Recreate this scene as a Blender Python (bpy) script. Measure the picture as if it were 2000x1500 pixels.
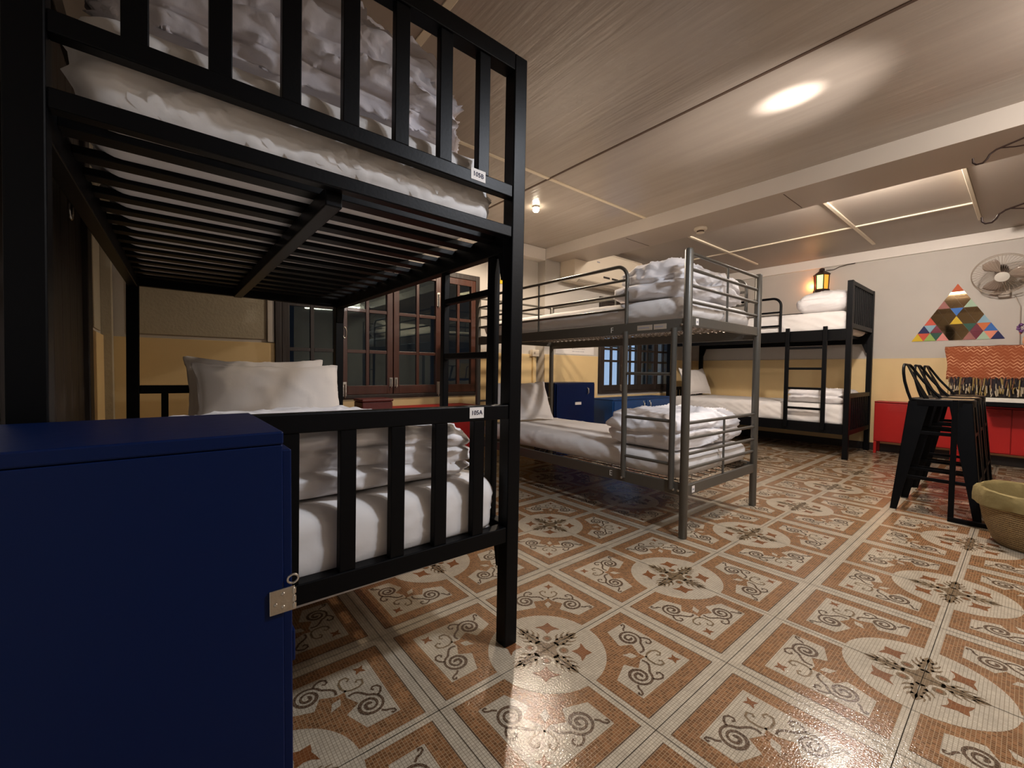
import bpy, bmesh, math, random
from math import sin, cos, pi, radians
from mathutils import Vector, Matrix, noise

scene = bpy.context.scene
COL = scene.collection
for o in list(bpy.data.objects):
    bpy.data.objects.remove(o)

# ------------------------------------------------------------------ camera
CAM = Vector((-0.95889, -0.97488, 0.91527))
YAW, PITCH, ROLL = 0.884012, -0.0323456, 0.0105013
fw = Vector((cos(PITCH) * cos(YAW), cos(PITCH) * sin(YAW), sin(PITCH)))
rt = Vector((sin(YAW), -cos(YAW), 0))
up = rt.cross(fw)
r2 = rt * cos(ROLL) + up * sin(ROLL)
u2 = -rt * sin(ROLL) + up * cos(ROLL)
camd = bpy.data.cameras.new('camera')
camd.sensor_width = 36
camd.lens = 36 * 827.3 / 2000
camd.clip_start = 0.02
cam = bpy.data.objects.new('camera', camd)
COL.objects.link(cam)
m = Matrix((r2, u2, -fw)).transposed().to_4x4()
m.translation = CAM
cam.matrix_world = m
scene.camera = cam

# ------------------------------------------------------------------ world, lights, exposure
w = bpy.data.worlds.new('dusk')
scene.world = w
w.use_nodes = True
bg = w.node_tree.nodes['Background']
bg.inputs[0].default_value = (0.42, 0.56, 0.84, 1)
bg.inputs[1].default_value = 0.75
scene.view_settings.view_transform = 'Standard'
scene.view_settings.look = 'None'
scene.view_settings.exposure = 0.62
scene.view_settings.gamma = 1.0

WARM = (1.0, 0.82, 0.64)
NEUT = (1.0, 0.90, 0.82)
COOL = (0.86, 0.91, 1.0)


def point(name, loc, power, color, size=0.05):
    l = bpy.data.lights.new(name, 'POINT')
    l.energy = power
    l.color = color
    l.shadow_soft_size = size
    o = bpy.data.objects.new(name, l)
    o.location = loc
    COL.objects.link(o)
    return o


def spot(name, loc, target, power, color, angle=60, blend=1.0, size=0.05):
    l = bpy.data.lights.new(name, 'SPOT')
    l.energy = power
    l.color = color
    l.spot_size = radians(angle)
    l.spot_blend = blend
    l.shadow_soft_size = size
    o = bpy.data.objects.new(name, l)
    o.location = loc
    d = Vector(target) - Vector(loc)
    o.rotation_euler = d.to_track_quat('-Z', 'Y').to_euler()
    COL.objects.link(o)
    return o


def area(name, loc, target, power, color, sx, sy):
    l = bpy.data.lights.new(name, 'AREA')
    l.energy = power
    l.color = color
    l.shape = 'RECTANGLE'
    l.size = sx
    l.size_y = sy
    o = bpy.data.objects.new(name, l)
    o.location = loc
    d = Vector(target) - Vector(loc)
    o.rotation_euler = d.to_track_quat('-Z', 'Y').to_euler()
    COL.objects.link(o)
    return o


spot('downlight_lamp', (1.449, 1.671, 2.205), (1.449, 1.671, 0), 46, WARM, 165, 0.35, 0.03)
point('beam_lamp', (2.96, -0.2, 2.29), 80, NEUT, 0.05)
spot('near_downlight_lamp', (0.60, -1.0, 2.22), (0.55, -0.95, 0), 66, COOL, 156, 0.5, 0.09)
area('rear_fill', (1.9, -3.3, 2.22), (1.2, -1.2, 0.6), 6, NEUT, 1.2, 0.12)  # weak fill added behind the camera, no fitting there
spot('ceiling_patch_fill', (1.50, -1.25, 1.35), (1.46, -0.18, 2.28), 420, NEUT, 9, 1.0, 0.03)  # added unseen spot that makes the bright patch on the ceiling
spot('ceiling_halo_fill', (1.50, -1.25, 1.35), (1.46, -0.10, 2.28), 70, NEUT, 34, 1.0, 0.03)  # wider spot added for the soft halo round that patch
point('beam_side_fill', (1.55, -1.45, 2.08), 20, NEUT, 0.05)  # unseen fill added to brighten the beam's side and nearby ceiling
point('lantern_lamp', (5.61, 0.87, 2.06), 0.9, (1.0, 0.38, 0.10), 0.02)


# ------------------------------------------------------------------ materials
def mat(name, color, rough=0.5, metal=0.0, bump=0.0, bscale=40.0, vary=0.0, vscale=3.0, coat=0.0,
        stretch=(1, 1, 1), emit=None, estr=0.0, alpha=1.0, trans=0.0, spec=0.5, detail=4.0):
    mt = bpy.data.materials.new(name)
    mt.use_nodes = True
    nt = mt.node_tree
    b = nt.nodes['Principled BSDF']
    b.inputs['Base Color'].default_value = (*color, 1)
    b.inputs['Roughness'].default_value = rough
    b.inputs['Metallic'].default_value = metal
    b.inputs['Coat Weight'].default_value = coat
    b.inputs['Specular IOR Level'].default_value = spec
    b.inputs['Transmission Weight'].default_value = trans
    if emit:
        b.inputs['Emission Color'].default_value = (*emit, 1)
        b.inputs['Emission Strength'].default_value = estr
    if bump or vary:
        tc = nt.nodes.new('ShaderNodeTexCoord')
        mp = nt.nodes.new('ShaderNodeMapping')
        mp.inputs['Scale'].default_value = stretch
        nt.links.new(tc.outputs['Object'], mp.inputs[0])
    if bump:
        n = nt.nodes.new('ShaderNodeTexNoise')
        n.inputs['Scale'].default_value = bscale
        n.inputs['Detail'].default_value = detail
        nt.links.new(mp.outputs[0], n.inputs[0])
        bp = nt.nodes.new('ShaderNodeBump')
        bp.inputs['Strength'].default_value = bump
        bp.inputs['Distance'].default_value = 0.01
        nt.links.new(n.outputs[0], bp.inputs['Height'])
        nt.links.new(bp.outputs[0], b.inputs['Normal'])
    if vary:
        n = nt.nodes.new('ShaderNodeTexNoise')
        n.inputs['Scale'].default_value = vscale
        n.inputs['Detail'].default_value = 6
        nt.links.new(mp.outputs[0], n.inputs[0])
        mx = nt.nodes.new('ShaderNodeMix')
        mx.data_type = 'RGBA'
        mx.inputs[6].default_value = (*[c * (1 - vary) for c in color], 1)
        mx.inputs[7].default_value = (*[min(1, c * (1 + vary)) for c in color], 1)
        nt.links.new(n.outputs[0], mx.inputs[0])
        nt.links.new(mx.outputs[2], b.inputs['Base Color'])
    return mt


M = {}
M['wall'] = mat('upper_wall_paint', (0.53, 0.49, 0.435), 0.55, bump=0.15, bscale=6, vary=0.10, vscale=2.2)
M['dado'] = mat('cream_dado_paint', (0.74, 0.545, 0.27), 0.5, bump=0.15, bscale=8, vary=0.08, vscale=3)
M['board'] = mat('soft_board', (0.42, 0.37, 0.27), 0.7, bump=0.25, bscale=60, vary=0.12, vscale=5)
M['ceil'] = mat('painted_plywood_ceiling', (0.42, 0.365, 0.315), 0.24, bump=0.30, bscale=5, vary=0.16, vscale=2.2,
                stretch=(6, 0.45, 1), spec=0.6, detail=8)
M['ceil2'] = mat('painted_flat_ceiling', (0.39, 0.335, 0.28), 0.5, bump=0.12, bscale=5, vary=0.05, vscale=2)
M['ceil2b'] = mat('painted_beam_lining', (0.44, 0.375, 0.315), 0.45, bump=0.1, bscale=5, vary=0.05, vscale=2)
M['trim'] = mat('white_painted_trim', (0.78, 0.72, 0.65), 0.4, vary=0.05, vscale=5)
M['groove'] = mat('dark_joint', (0.10, 0.06, 0.04), 0.8)
M['batten'] = mat('cream_batten', (0.78, 0.68, 0.52), 0.45)
M['black'] = mat('black_painted_steel', (0.0015, 0.0017, 0.0024), 0.42, bump=0.03, bscale=120, spec=0.14)
M['grey'] = mat('dark_grey_steel', (0.105, 0.097, 0.082), 0.34, metal=0.30, bump=0.03, bscale=80)
M['sheet'] = mat('white_cotton', (0.80, 0.765, 0.74), 0.85, bump=0.25, bscale=9, spec=0.2, detail=8)
M['duvet'] = mat('white_duvet_cotton', (0.85, 0.82, 0.82), 0.85, bump=0.35, bscale=14, spec=0.2, detail=8)
M['duvet_lilac'] = mat('pale_lilac_duvet_cotton', (0.80, 0.76, 0.80), 0.85, bump=0.4, bscale=16, spec=0.2, detail=8)
M['blue'] = mat('royal_blue_paint', (0.0003, 0.0085, 0.055), 0.38, bump=0.05, bscale=30, spec=0.2)
M['blue2'] = mat('mid_blue_paint', (0.006, 0.045, 0.17), 0.36, bump=0.05, bscale=30, spec=0.4)
M['bluetop'] = M['blue']
M['red'] = mat('red_paint', (0.36, 0.008, 0.006), 0.38, bump=0.05, bscale=25)
M['chrome'] = mat('zinc_plate', (0.62, 0.58, 0.52), 0.28, metal=1.0, bump=0.2, bscale=60)
M['wood'] = mat('reddish_dark_wood', (0.062, 0.020, 0.011), 0.35, bump=0.2, bscale=12, vary=0.35, vscale=8,
                stretch=(3, 3, 0.4), coat=0.3)
M['darkwood'] = mat('black_brown_wood', (0.022, 0.014, 0.010), 0.5, bump=0.3, bscale=10, vary=0.4, vscale=6,
                    stretch=(3, 3, 0.4))
M['white'] = mat('white_plastic', (0.78, 0.75, 0.68), 0.4)
M['acwhite'] = mat('aged_white_plastic', (0.74, 0.64, 0.50), 0.35)
M['paper'] = mat('white_paper', (0.80, 0.76, 0.72), 0.7)
M['ink'] = mat('blue_black_ink', (0.02, 0.02, 0.07), 0.6)
M['greyink'] = mat('grey_ink', (0.30, 0.29, 0.33), 0.6)
M['tan'] = mat('tan_label', (0.42, 0.35, 0.27), 0.5)
M['outside'] = mat('window_backing_dark', (0.012, 0.014, 0.018), 0.9)
M['bulb'] = mat('lit_bulb', (1, 1, 1), 0.5, emit=(1.0, 0.85, 0.65), estr=30)
M['iron'] = mat('dark_wrought_iron', (0.030, 0.014, 0.010), 0.45, metal=0.3)
M['lg'] = mat('lit_green_glass', (0.5, 0.8, 0.3), 0.3, emit=(0.62, 0.90, 0.33), estr=0.95)
M['lo'] = mat('lit_amber_glass', (0.9, 0.4, 0.05), 0.3, emit=(1.0, 0.33, 0.03), estr=0.6)
M['lr'] = mat('lit_red_glass', (0.6, 0.1, 0.05), 0.3, emit=(0.9, 0.10, 0.02), estr=0.3)
M['wicker'] = None
M['brownbox'] = mat('dark_red_leatherette', (0.11, 0.018, 0.014), 0.5, bump=0.2, bscale=40)
M['petal'] = mat('purple_petals', (0.13, 0.05, 0.17), 0.7)
M['petal2'] = mat('coral_petals', (0.80, 0.25, 0.18), 0.6)
M['peach'] = mat('peach_ceramic', (0.80, 0.42, 0.24), 0.3)
M['mirror'] = mat('bronze_mirror', (0.72, 0.52, 0.30), 0.04, metal=1.0)
M['fanp'] = mat('fan_cream_plastic', (0.42, 0.35, 0.28), 0.4)
M['fanblade'] = mat('translucent_fan_blade', (0.33, 0.26, 0.21), 0.25)
M['wire'] = mat('grey_fan_wire', (0.20, 0.16, 0.12), 0.3, metal=0.6)
M['seatdark'] = M['black']


def glass_mat():
    mt = bpy.data.materials.new('window_glass')
    mt.use_nodes = True
    nt = mt.node_tree
    for n in list(nt.nodes):
        nt.nodes.remove(n)
    out = nt.nodes.new('ShaderNodeOutputMaterial')
    mx = nt.nodes.new('ShaderNodeMixShader')
    tr = nt.nodes.new('ShaderNodeBsdfTransparent')
    tr.inputs[0].default_value = (0.86, 0.90, 0.90, 1)
    gl = nt.nodes.new('ShaderNodeBsdfGlossy')
    gl.inputs['Roughness'].default_value = 0.02
    gl.inputs['Color'].default_value = (0.9, 1.0, 0.85, 1)
    lw = nt.nodes.new('ShaderNodeLayerWeight')
    lw.inputs['Blend'].default_value = 0.5
    pw = nt.nodes.new('ShaderNodeMath')
    pw.operation = 'POWER'
    pw.inputs[1].default_value = 4.0
    nt.links.new(lw.outputs['Facing'], pw.inputs[0])
    ma = nt.nodes.new('ShaderNodeMath')
    ma.operation = 'MULTIPLY_ADD'
    ma.inputs[1].default_value = 0.85
    ma.inputs[2].default_value = 0.06
    nt.links.new(pw.outputs[0], ma.inputs[0])
    nt.links.new(ma.outputs[0], mx.inputs[0])
    nt.links.new(tr.outputs[0], mx.inputs[1])
    nt.links.new(gl.outputs[0], mx.inputs[2])
    nt.links.new(mx.outputs[0], out.inputs[0])
    return mt


M['glass'] = glass_mat()


def wicker_mat():
    mt = mat('woven_wicker', (0.34, 0.22, 0.09), 0.6)
    nt = mt.node_tree
    b = nt.nodes['Principled BSDF']
    tc = nt.nodes.new('ShaderNodeTexCoord')
    wv = nt.nodes.new('ShaderNodeTexWave')
    wv.bands_direction = 'Z'
    wv.inputs['Scale'].default_value = 28
    wv.inputs['Distortion'].default_value = 3
    wv.inputs['Detail Scale'].default_value = 9
    nt.links.new(tc.outputs['Object'], wv.inputs[0])
    cr = nt.nodes.new('ShaderNodeValToRGB')
    cr.color_ramp.elements[0].color = (0.13, 0.065, 0.02, 1)
    cr.color_ramp.elements[1].color = (0.48, 0.32, 0.13, 1)
    nt.links.new(wv.outputs[1], cr.inputs[0])
    nt.links.new(cr.outputs[0], b.inputs['Base Color'])
    bp = nt.nodes.new('ShaderNodeBump')
    bp.inputs['Strength'].default_value = 0.8
    bp.inputs['Distance'].default_value = 0.006
    nt.links.new(wv.outputs[1], bp.inputs['Height'])
    nt.links.new(bp.outputs[0], b.inputs['Normal'])
    return mt


M['wicker'] = wicker_mat()


def mosaic_mat(name, color, vary, grout, rough):
    """glazed tile with small printed tesserae: a fine grid of grout lines and per-cell colour change"""
    mt = mat(name, color, rough)
    nt = mt.node_tree
    b = nt.nodes['Principled BSDF']
    geo = nt.nodes.new('ShaderNodeNewGeometry')
    br = nt.nodes.new('ShaderNodeTexBrick')
    br.offset = 0.0
    br.inputs['Scale'].default_value = 1.0
    br.inputs['Brick Width'].default_value = 0.0085
    br.inputs['Row Height'].default_value = 0.0085
    br.inputs['Mortar Size'].default_value = 0.0007
    br.inputs['Mortar Smooth'].default_value = 0.3
    br.inputs['Color1'].default_value = (*[c * (1 - vary) for c in color], 1)
    br.inputs['Color2'].default_value = (*[min(1, c * (1 + vary)) for c in color], 1)
    br.inputs['Mortar'].default_value = (*grout, 1)
    nt.links.new(geo.outputs['Position'], br.inputs[0])
    nz = nt.nodes.new('ShaderNodeTexNoise')
    nz.inputs['Scale'].default_value = 14
    nz.inputs['Detail'].default_value = 3
    nt.links.new(geo.outputs['Position'], nz.inputs[0])
    mx = nt.nodes.new('ShaderNodeMix')
    mx.data_type = 'RGBA'
    mx.blend_type = 'MULTIPLY'
    mx.inputs[0].default_value = 0.45
    cr = nt.nodes.new('ShaderNodeValToRGB')
    cr.color_ramp.elements[0].color = (0.45, 0.45, 0.45, 1)
    cr.color_ramp.elements[1].color = (1.3, 1.3, 1.3, 1)
    nt.links.new(nz.outputs[0], cr.inputs[0])
    nt.links.new(br.outputs[0], mx.inputs[6])
    nt.links.new(cr.outputs[0], mx.inputs[7])
    nt.links.new(mx.outputs[2], b.inputs['Base Color'])
    n2 = nt.nodes.new('ShaderNodeTexNoise')
    n2.inputs['Scale'].default_value = 210
    n2.inputs['Detail'].default_value = 2
    nt.links.new(geo.outputs['Position'], n2.inputs[0])
    bp = nt.nodes.new('ShaderNodeBump')
    bp.inputs['Strength'].default_value = 0.30
    bp.inputs['Distance'].default_value = 0.002
    nt.links.new(n2.outputs[0], bp.inputs['Height'])
    nt.links.new(bp.outputs[0], b.inputs['Normal'])
    return mt


M['fcream'] = mosaic_mat('floor_cream_mosaic', (0.51, 0.43, 0.32), 0.08, (0.26, 0.21, 0.145), 0.13)
M['fbrown'] = mosaic_mat('floor_brown_mosaic', (0.215, 0.098, 0.040), 0.34, (0.38, 0.25, 0.14), 0.13)
M['fdark'] = mosaic_mat('floor_umber_mosaic', (0.085, 0.050, 0.030), 0.25, (0.20, 0.14, 0.09), 0.17)
M['folive'] = mosaic_mat('floor_olive_mosaic', (0.16, 0.105, 0.055), 0.25, (0.26, 0.19, 0.12), 0.17)
M['frust'] = mosaic_mat('floor_rust_mosaic', (0.19, 0.068, 0.024), 0.15, (0.26, 0.13, 0.06), 0.19)
M['fgrout'] = mat('floor_tile_joint', (0.10, 0.07, 0.045), 0.45)


def textile_mat():
    mt = mat('orange_woven_textile', (0.52, 0.14, 0.04), 0.9)
    nt = mt.node_tree
    b = nt.nodes['Principled BSDF']
    tc = nt.nodes.new('ShaderNodeTexCoord')
    sp = nt.nodes.new('ShaderNodeSeparateXYZ')
    nt.links.new(tc.outputs['Object'], sp.inputs[0])

    def math_(op, a, bb=None):
        n = nt.nodes.new('ShaderNodeMath')
        n.operation = op
        for i, v in enumerate((a, bb)):
            if v is None:
                continue
            if isinstance(v, (int, float)):
                n.inputs[i].default_value = v
            else:
                nt.links.new(v, n.inputs[i])
        return n.outputs[0]
    tri = math_('PINGPONG', math_('MULTIPLY', math_('ADD', sp.outputs[1], sp.outputs[0]), 1.0), 0.022)
    zz = math_('ADD', sp.outputs[2], tri)
    bands = math_('PINGPONG', zz, 0.016)
    line = math_('LESS_THAN', bands, 0.0045)
    nz = nt.nodes.new('ShaderNodeTexNoise')
    nz.inputs['Scale'].default_value = 9
    nt.links.new(tc.outputs['Object'], nz.inputs[0])
    cr = nt.nodes.new('ShaderNodeValToRGB')
    cr.color_ramp.elements[0].position = 0.42
    cr.color_ramp.elements[0].color = (0.30, 0.09, 0.035, 1)
    cr.color_ramp.elements[1].position = 0.62
    cr.color_ramp.elements[1].color = (0.62, 0.33, 0.19, 1)
    nt.links.new(nz.outputs[0], cr.inputs[0])
    mx = nt.nodes.new('ShaderNodeMix')
    mx.data_type = 'RGBA'
    mx.inputs[6].default_value = (0.25, 0.060, 0.018, 1)
    nt.links.new(line, mx.inputs[0])
    nt.links.new(cr.outputs[0], mx.inputs[7])
    nt.links.new(mx.outputs[2], b.inputs['Base Color'])
    return mt


M['textile'] = textile_mat()
M['fr1'] = mat('black_yarn', (0.02, 0.015, 0.02), 0.9)
M['fr2'] = mat('yellow_yarn', (0.30, 0.21, 0.07), 0.9)
M['fr3'] = mat('cream_yarn', (0.50, 0.42, 0.30), 0.9)
M['fr4'] = mat('brown_yarn', (0.16, 0.07, 0.04), 0.9)
M['liner'] = mat('olive_cloth_liner', (0.24, 0.18, 0.065), 0.85, bump=0.6, bscale=20)


# ------------------------------------------------------------------ mesh helpers
class MB:
    def __init__(s):
        s.v = []
        s.f = []
        s.m = []

    def add(s, vs, fs, mi=0):
        k = len(s.v)
        s.v += [tuple(p) for p in vs]
        s.f += [tuple(i + k for i in f) for f in fs]
        s.m += [mi] * len(fs)
        return s

    def hexa(s, p, mi=0):
        """p: 8 corners, bottom ccw then top ccw"""
        return s.add(p, [(3, 2, 1, 0), (4, 5, 6, 7), (0, 1, 5, 4), (1, 2, 6, 5), (2, 3, 7, 6), (3, 0, 4, 7)], mi)

    def box(s, x0, x1, y0, y1, z0, z1, mi=0):
        return s.hexa([(x0, y0, z0), (x1, y0, z0), (x1, y1, z0), (x0, y1, z0),
                       (x0, y0, z1), (x1, y0, z1), (x1, y1, z1), (x0, y1, z1)], mi)

    def tube(s, pts, r, n=10, closed=False, mi=0, caps=True, rs=None):
        pts = [Vector(p) for p in pts]
        N = len(pts)
        rings = []
        prev = None
        for i, p in enumerate(pts):
            if closed:
                t = (pts[(i + 1) % N] - pts[i - 1]).normalized()
            else:
                a = pts[max(i - 1, 0)]
                b = pts[min(i + 1, N - 1)]
                t = (b - a).normalized()
            if prev is None:
                ref = Vector((0, 0, 1)) if abs(t.z) < 0.9 else Vector((1, 0, 0))
                nrm = t.cross(ref).normalized()
            else:
                nrm = (prev - t * prev.dot(t)).normalized()
            prev = nrm
            bi = t.cross(nrm)
            rr = rs[i] if rs else r
            rings.append([p + (nrm * cos(2 * pi * j / n) + bi * sin(2 * pi * j / n)) * rr for j in range(n)])
        vs = [q for ring in rings for q in ring]
        fs = []
        cnt = N if closed else N - 1
        for i in range(cnt):
            a = i * n
            b = ((i + 1) % N) * n
            for j in range(n):
                fs.append((a + j, a + (j + 1) % n, b + (j + 1) % n, b + j))
        if not closed and caps:
            fs.append(tuple(range(n))[::-1])
            fs.append(tuple((N - 1) * n + j for j in range(n)))
        return s.add(vs, fs, mi)

    def lathe(s, prof, c, n=24, mi=0, axis='z', caps=True):
        vs, fs = [], []
        for (r, h) in prof:
            for j in range(n):
                a = 2 * pi * j / n
                if axis == 'z':
                    vs.append((c[0] + r * cos(a), c[1] + r * sin(a), c[2] + h))
                elif axis == 'x':
                    vs.append((c[0] + h, c[1] + r * cos(a), c[2] + r * sin(a)))
                else:
                    vs.append((c[0] + r * cos(a), c[1] + h, c[2] + r * sin(a)))
        for i in range(len(prof) - 1):
            for j in range(n):
                fs.append((i * n + j, i * n + (j + 1) % n, (i + 1) * n + (j + 1) % n, (i + 1) * n + j))
        if caps:
            fs.append(tuple(range(n))[::-1])
            fs.append(tuple((len(prof) - 1) * n + j for j in range(n)))
        return s.add(vs, fs, mi)

    def build(s, name, mats, parent=None, bevel=0.0, smooth=False, seg=2, lift=None):
        if not isinstance(mats, (list, tuple)):
            mats = [mats]
        org = Vector((0, 0, 0))
        if parent is not None:
            org = Vector(parent['org'])
        me = bpy.data.meshes.new(name)
        me.from_pydata([tuple(Vector(p) - org) for p in s.v], [], s.f)
        for mt in mats:
            me.materials.append(mt)
        for i, p in enumerate(me.polygons):
            p.material_index = s.m[i]
            p.use_smooth = smooth
        bm = bmesh.new()
        bm.from_mesh(me)
        bmesh.ops.recalc_face_normals(bm, faces=bm.faces)
        if bevel > 0:
            bmesh.ops.bevel(bm, geom=[e for e in bm.edges], offset=bevel, segments=seg, affect='EDGES', profile=0.5,
                            clamp_overlap=True)
        bm.to_mesh(me)
        bm.free()
        if smooth:
            try:
                me.set_sharp_from_angle(angle=radians(42))
            except Exception:
                pass
        o = bpy.data.objects.new(name, me)
        COL.objects.link(o)
        if parent is not None:
            o.parent = parent
        o['org'] = tuple(org)
        return o


def tag(o, label, cat, group=None):
    o['label'] = label
    o['category'] = cat
    if group:
        o['group'] = group
    return o


def thing(name, loc, label, cat, group=None, rot=(0, 0, 0)):
    o = bpy.data.objects.new(name, None)
    o.empty_display_size = 0.1
    o.location = loc
    o.rotation_euler = rot
    o['org'] = tuple(loc)
    COL.objects.link(o)
    return tag(o, label, cat, group)


def struct(name, mb, mt, bevel=0.0, parent=None, smooth=False):
    o = mb.build(name, mt, parent, bevel, smooth)
    if parent is None:
        o['kind'] = 'structure'
    return o


def B(x0, x1, y0, y1, z0, z1):
    return MB().box(x0, x1, y0, y1, z0, z1)


def text_obj(name, body, size, mt, loc, xdir, updir, parent=None, ext=0.0006):
    cu = bpy.data.curves.new(name, 'FONT')
    cu.body = body
    cu.size = size
    cu.extrude = ext
    cu.align_x = 'CENTER'
    cu.align_y = 'CENTER'
    cu.resolution_u = 3
    tmp = bpy.data.objects.new('tmp', cu)
    COL.objects.link(tmp)
    bpy.context.view_layer.update()
    me = bpy.data.meshes.new_from_object(tmp.evaluated_get(bpy.context.evaluated_depsgraph_get()))
    bpy.data.objects.remove(tmp)
    me.materials.clear()
    me.materials.append(mt)
    X = Vector(xdir).normalized()
    U = Vector(updir).normalized()
    Z = X.cross(U)
    mm = Matrix((X, U, Z)).transposed().to_4x4()
    mm.translation = Vector(loc) - (Vector(parent['org']) if parent is not None else Vector((0, 0, 0)))
    me.transform(mm)
    o = bpy.data.objects.new(name, me)
    COL.objects.link(o)
    if parent is not None:
        o.parent = parent
    o['org'] = tuple(parent['org']) if parent is not None else (0, 0, 0)
    return o


# ------------------------------------------------------------------ the shell
XL, XR = -1.25, 5.65
YB = -4.2
YW1, YW2 = 2.62, 2.50
XS = 2.355
T_ = 0.4


def strip(mb, pts, w, mi, z):
    """flat ribbon along a polyline in the plane"""
    P = [Vector((p[0], p[1])) for p in pts]
    vs = []
    for i, p in enumerate(P):
        a = P[max(i - 1, 0)]
        b = P[min(i + 1, len(P) - 1)]
        t = (b - a).normalized()
        n = Vector((-t.y, t.x))
        ww = w[i] if isinstance(w, list) else w
        vs.append((p.x + n.x * ww / 2, p.y + n.y * ww / 2, z))
        vs.append((p.x - n.x * ww / 2, p.y - n.y * ww / 2, z))
    fs = [(2 * i, 2 * i + 1, 2 * i + 3, 2 * i + 2) for i in range(len(P) - 1)]
    mb.add(vs, fs, mi)


def spiral(c, r0, r1, a0, turns, n=34):
    return [(c[0] + (r0 + (r1 - r0) * t / n) * cos(a0 + turns * 2 * pi * t / n),
             c[1] + (r0 + (r1 - r0) * t / n) * sin(a0 + turns * 2 * pi * t / n)) for t in range(n + 1)]


def tile_motif():
    """one 0..1 tile, circle centre at (0,0); material index 0 cream 1 brown 2 umber 3 olive 4 rust 5 joint"""
    t = MB()
    L = 0.0004
    # brown frame square
    a, b = 0.045, 0.92
    t.add([(a, a, L), (b, a, L), (b, b, L), (a, b, L)], [(0, 1, 2, 3)], 1)
    # dark edging on the far sides
    for p, q in (((a, b), (b, b)), ((b, a), (b, b))):
        strip(t, [p, q], 0.008, 2, L * 1.4)
    # cream lobes field with the tongue of the ring left brown
    R = 0.60
    fld = [(0.575, 0.165), (0.80, 0.165), (0.80, 0.80), (0.165, 0.80), (0.165, 0.575), (0.345, 0.505), (0.40, 0.60),
           (0.50, 0.55), (0.56, 0.56), (0.55, 0.50), (0.60, 0.40), (0.505, 0.345)]
    vs = [(x, y, 2 * L) for x, y in fld]
    # split by the diagonal so both halves are simple polygons
    t.add([vs[i] for i in (0, 1, 2, 8, 9, 10, 11)], [tuple(range(7))], 0)
    t.add([vs[i] for i in (2, 3, 4, 5, 6, 7, 8)], [tuple(range(7))], 0)
    # cream drop in the tongue
    t.add([(0.43, 0.43, 2 * L), (0.50, 0.455, 2 * L), (0.515, 0.515, 2 * L), (0.455, 0.50, 2 * L)], [(0, 1, 2, 3)], 0)
    # cream quarter disc
    n = 20
    arc = [(0.48 * cos(pi / 2 * i / n), 0.48 * sin(pi / 2 * i / n), 2.2 * L) for i in range(n + 1)]
    t.add([(0, 0, 2.2 * L)] + arc, [(0, i + 1, i + 2) for i in range(n)], 0)
    Z = 3.2 * L
    for mir in (0, 1):
        def mm(pts):
            return [(y, x) if mir else (x, y) for x, y in pts]
        s1 = spiral((0.655, 0.335), 0.012, 0.098, 0.4, 2.15, 40)
        strip(t, mm(s1), [0.022 + 0.004 * sin(i * 0.3) for i in range(len(s1))], 2, Z)
        # tail running to the tongue
        e = s1[-1]
        tail = [(e[0] + (0.565 - e[0]) * k / 8, e[1] + (0.50 - e[1]) * k / 8 + 0.035 * sin(pi * k / 8)) for k in range(9)]
        strip(t, mm(tail), 0.018, 2, Z)
        # hook to the corner
        h1 = [(0.70, 0.245), (0.725, 0.222), (0.752, 0.215), (0.772, 0.20), (0.775, 0.182), (0.755, 0.178), (0.748, 0.192)]
        strip(t, mm(h1), 0.016, 2, Z)
        h2 = [(0.735, 0.39), (0.762, 0.415), (0.775, 0.45), (0.760, 0.482), (0.730, 0.487), (0.715, 0.468), (0.728, 0.452)]
        strip(t, mm(h2), 0.017, 2, Z)
        hh = [(0.555, 0.565), (0.60, 0.545), (0.655, 0.545), (0.690, 0.565), (0.695, 0.605), (0.665, 0.620), (0.648, 0.600)]
        strip(t, mm(hh), 0.016, 3, Z)
        # halves of the fleur in the disc (pointing out along the diagonal)
        fl = [(0.200, 0), (0.248, 0.028), (0.272, 0.060), (0.280, 0.112), (0.304, 0.070), (0.318, 0.036), (0.335, 0.026), (0.368, 0)]
        q_ = 0.70711
        t.add([(x, y, Z) for x, y in mm([((d + e) * q_, (d - e) * q_) for d, e in fl])],
              [(0, 1, 7), (1, 2, 5), (2, 3, 4), (2, 4, 5), (1, 5, 6), (1, 6, 7)], 4)
        # palmette beside the tile edge
        strip(t, mm([(0.10, 0.012), (0.16, 0.028), (0.22, 0.018), (0.29, 0.012), (0.345, 0.004)]),
              [0.02, 0.042, 0.03, 0.042, 0.006], 3, Z)
        strip(t, mm([(0.15, 0.03), (0.175, 0.07), (0.215, 0.088)]), [0.026, 0.018, 0.006], 3, Z)
        strip(t, mm([(0.20, 0.03), (0.235, 0.062), (0.275, 0.070)]), [0.026, 0.018, 0.006], 3, Z)
        strip(t, mm([(0.26, 0.02), (0.29, 0.045), (0.325, 0.045)]), [0.022, 0.014, 0.005], 3, Z)
    # rosette dot and the centre diamond
    k = 12
    for r, mi, zz in ((0.062, 0, Z * 1.1), (0.040, 3, Z * 1.2), (0.020, 4, Z * 1.3)):
        ring = [(0.098 + r * cos(2 * pi * i / k), 0.098 + r * sin(2 * pi * i / k), zz) for i in range(k)]
        t.add(ring, [tuple(range(k))], mi)
    t.add([(0, 0, Z), (0.130, 0, Z), (0.085, 0.085, Z), (0, 0.130, Z)], [(0, 1, 2, 3)], 3)
    # star in the far corner
    c = (0.715, 0.715)
    st = []
    for i in range(8):
        r = 0.055 if i % 2 == 0 else 0.022
        an = pi / 4 + 2 * pi * i / 8
        st.append((c[0] + r * cos(an), c[1] + r * sin(an), Z))
    t.add(st, [tuple(range(8))], 4)
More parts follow.
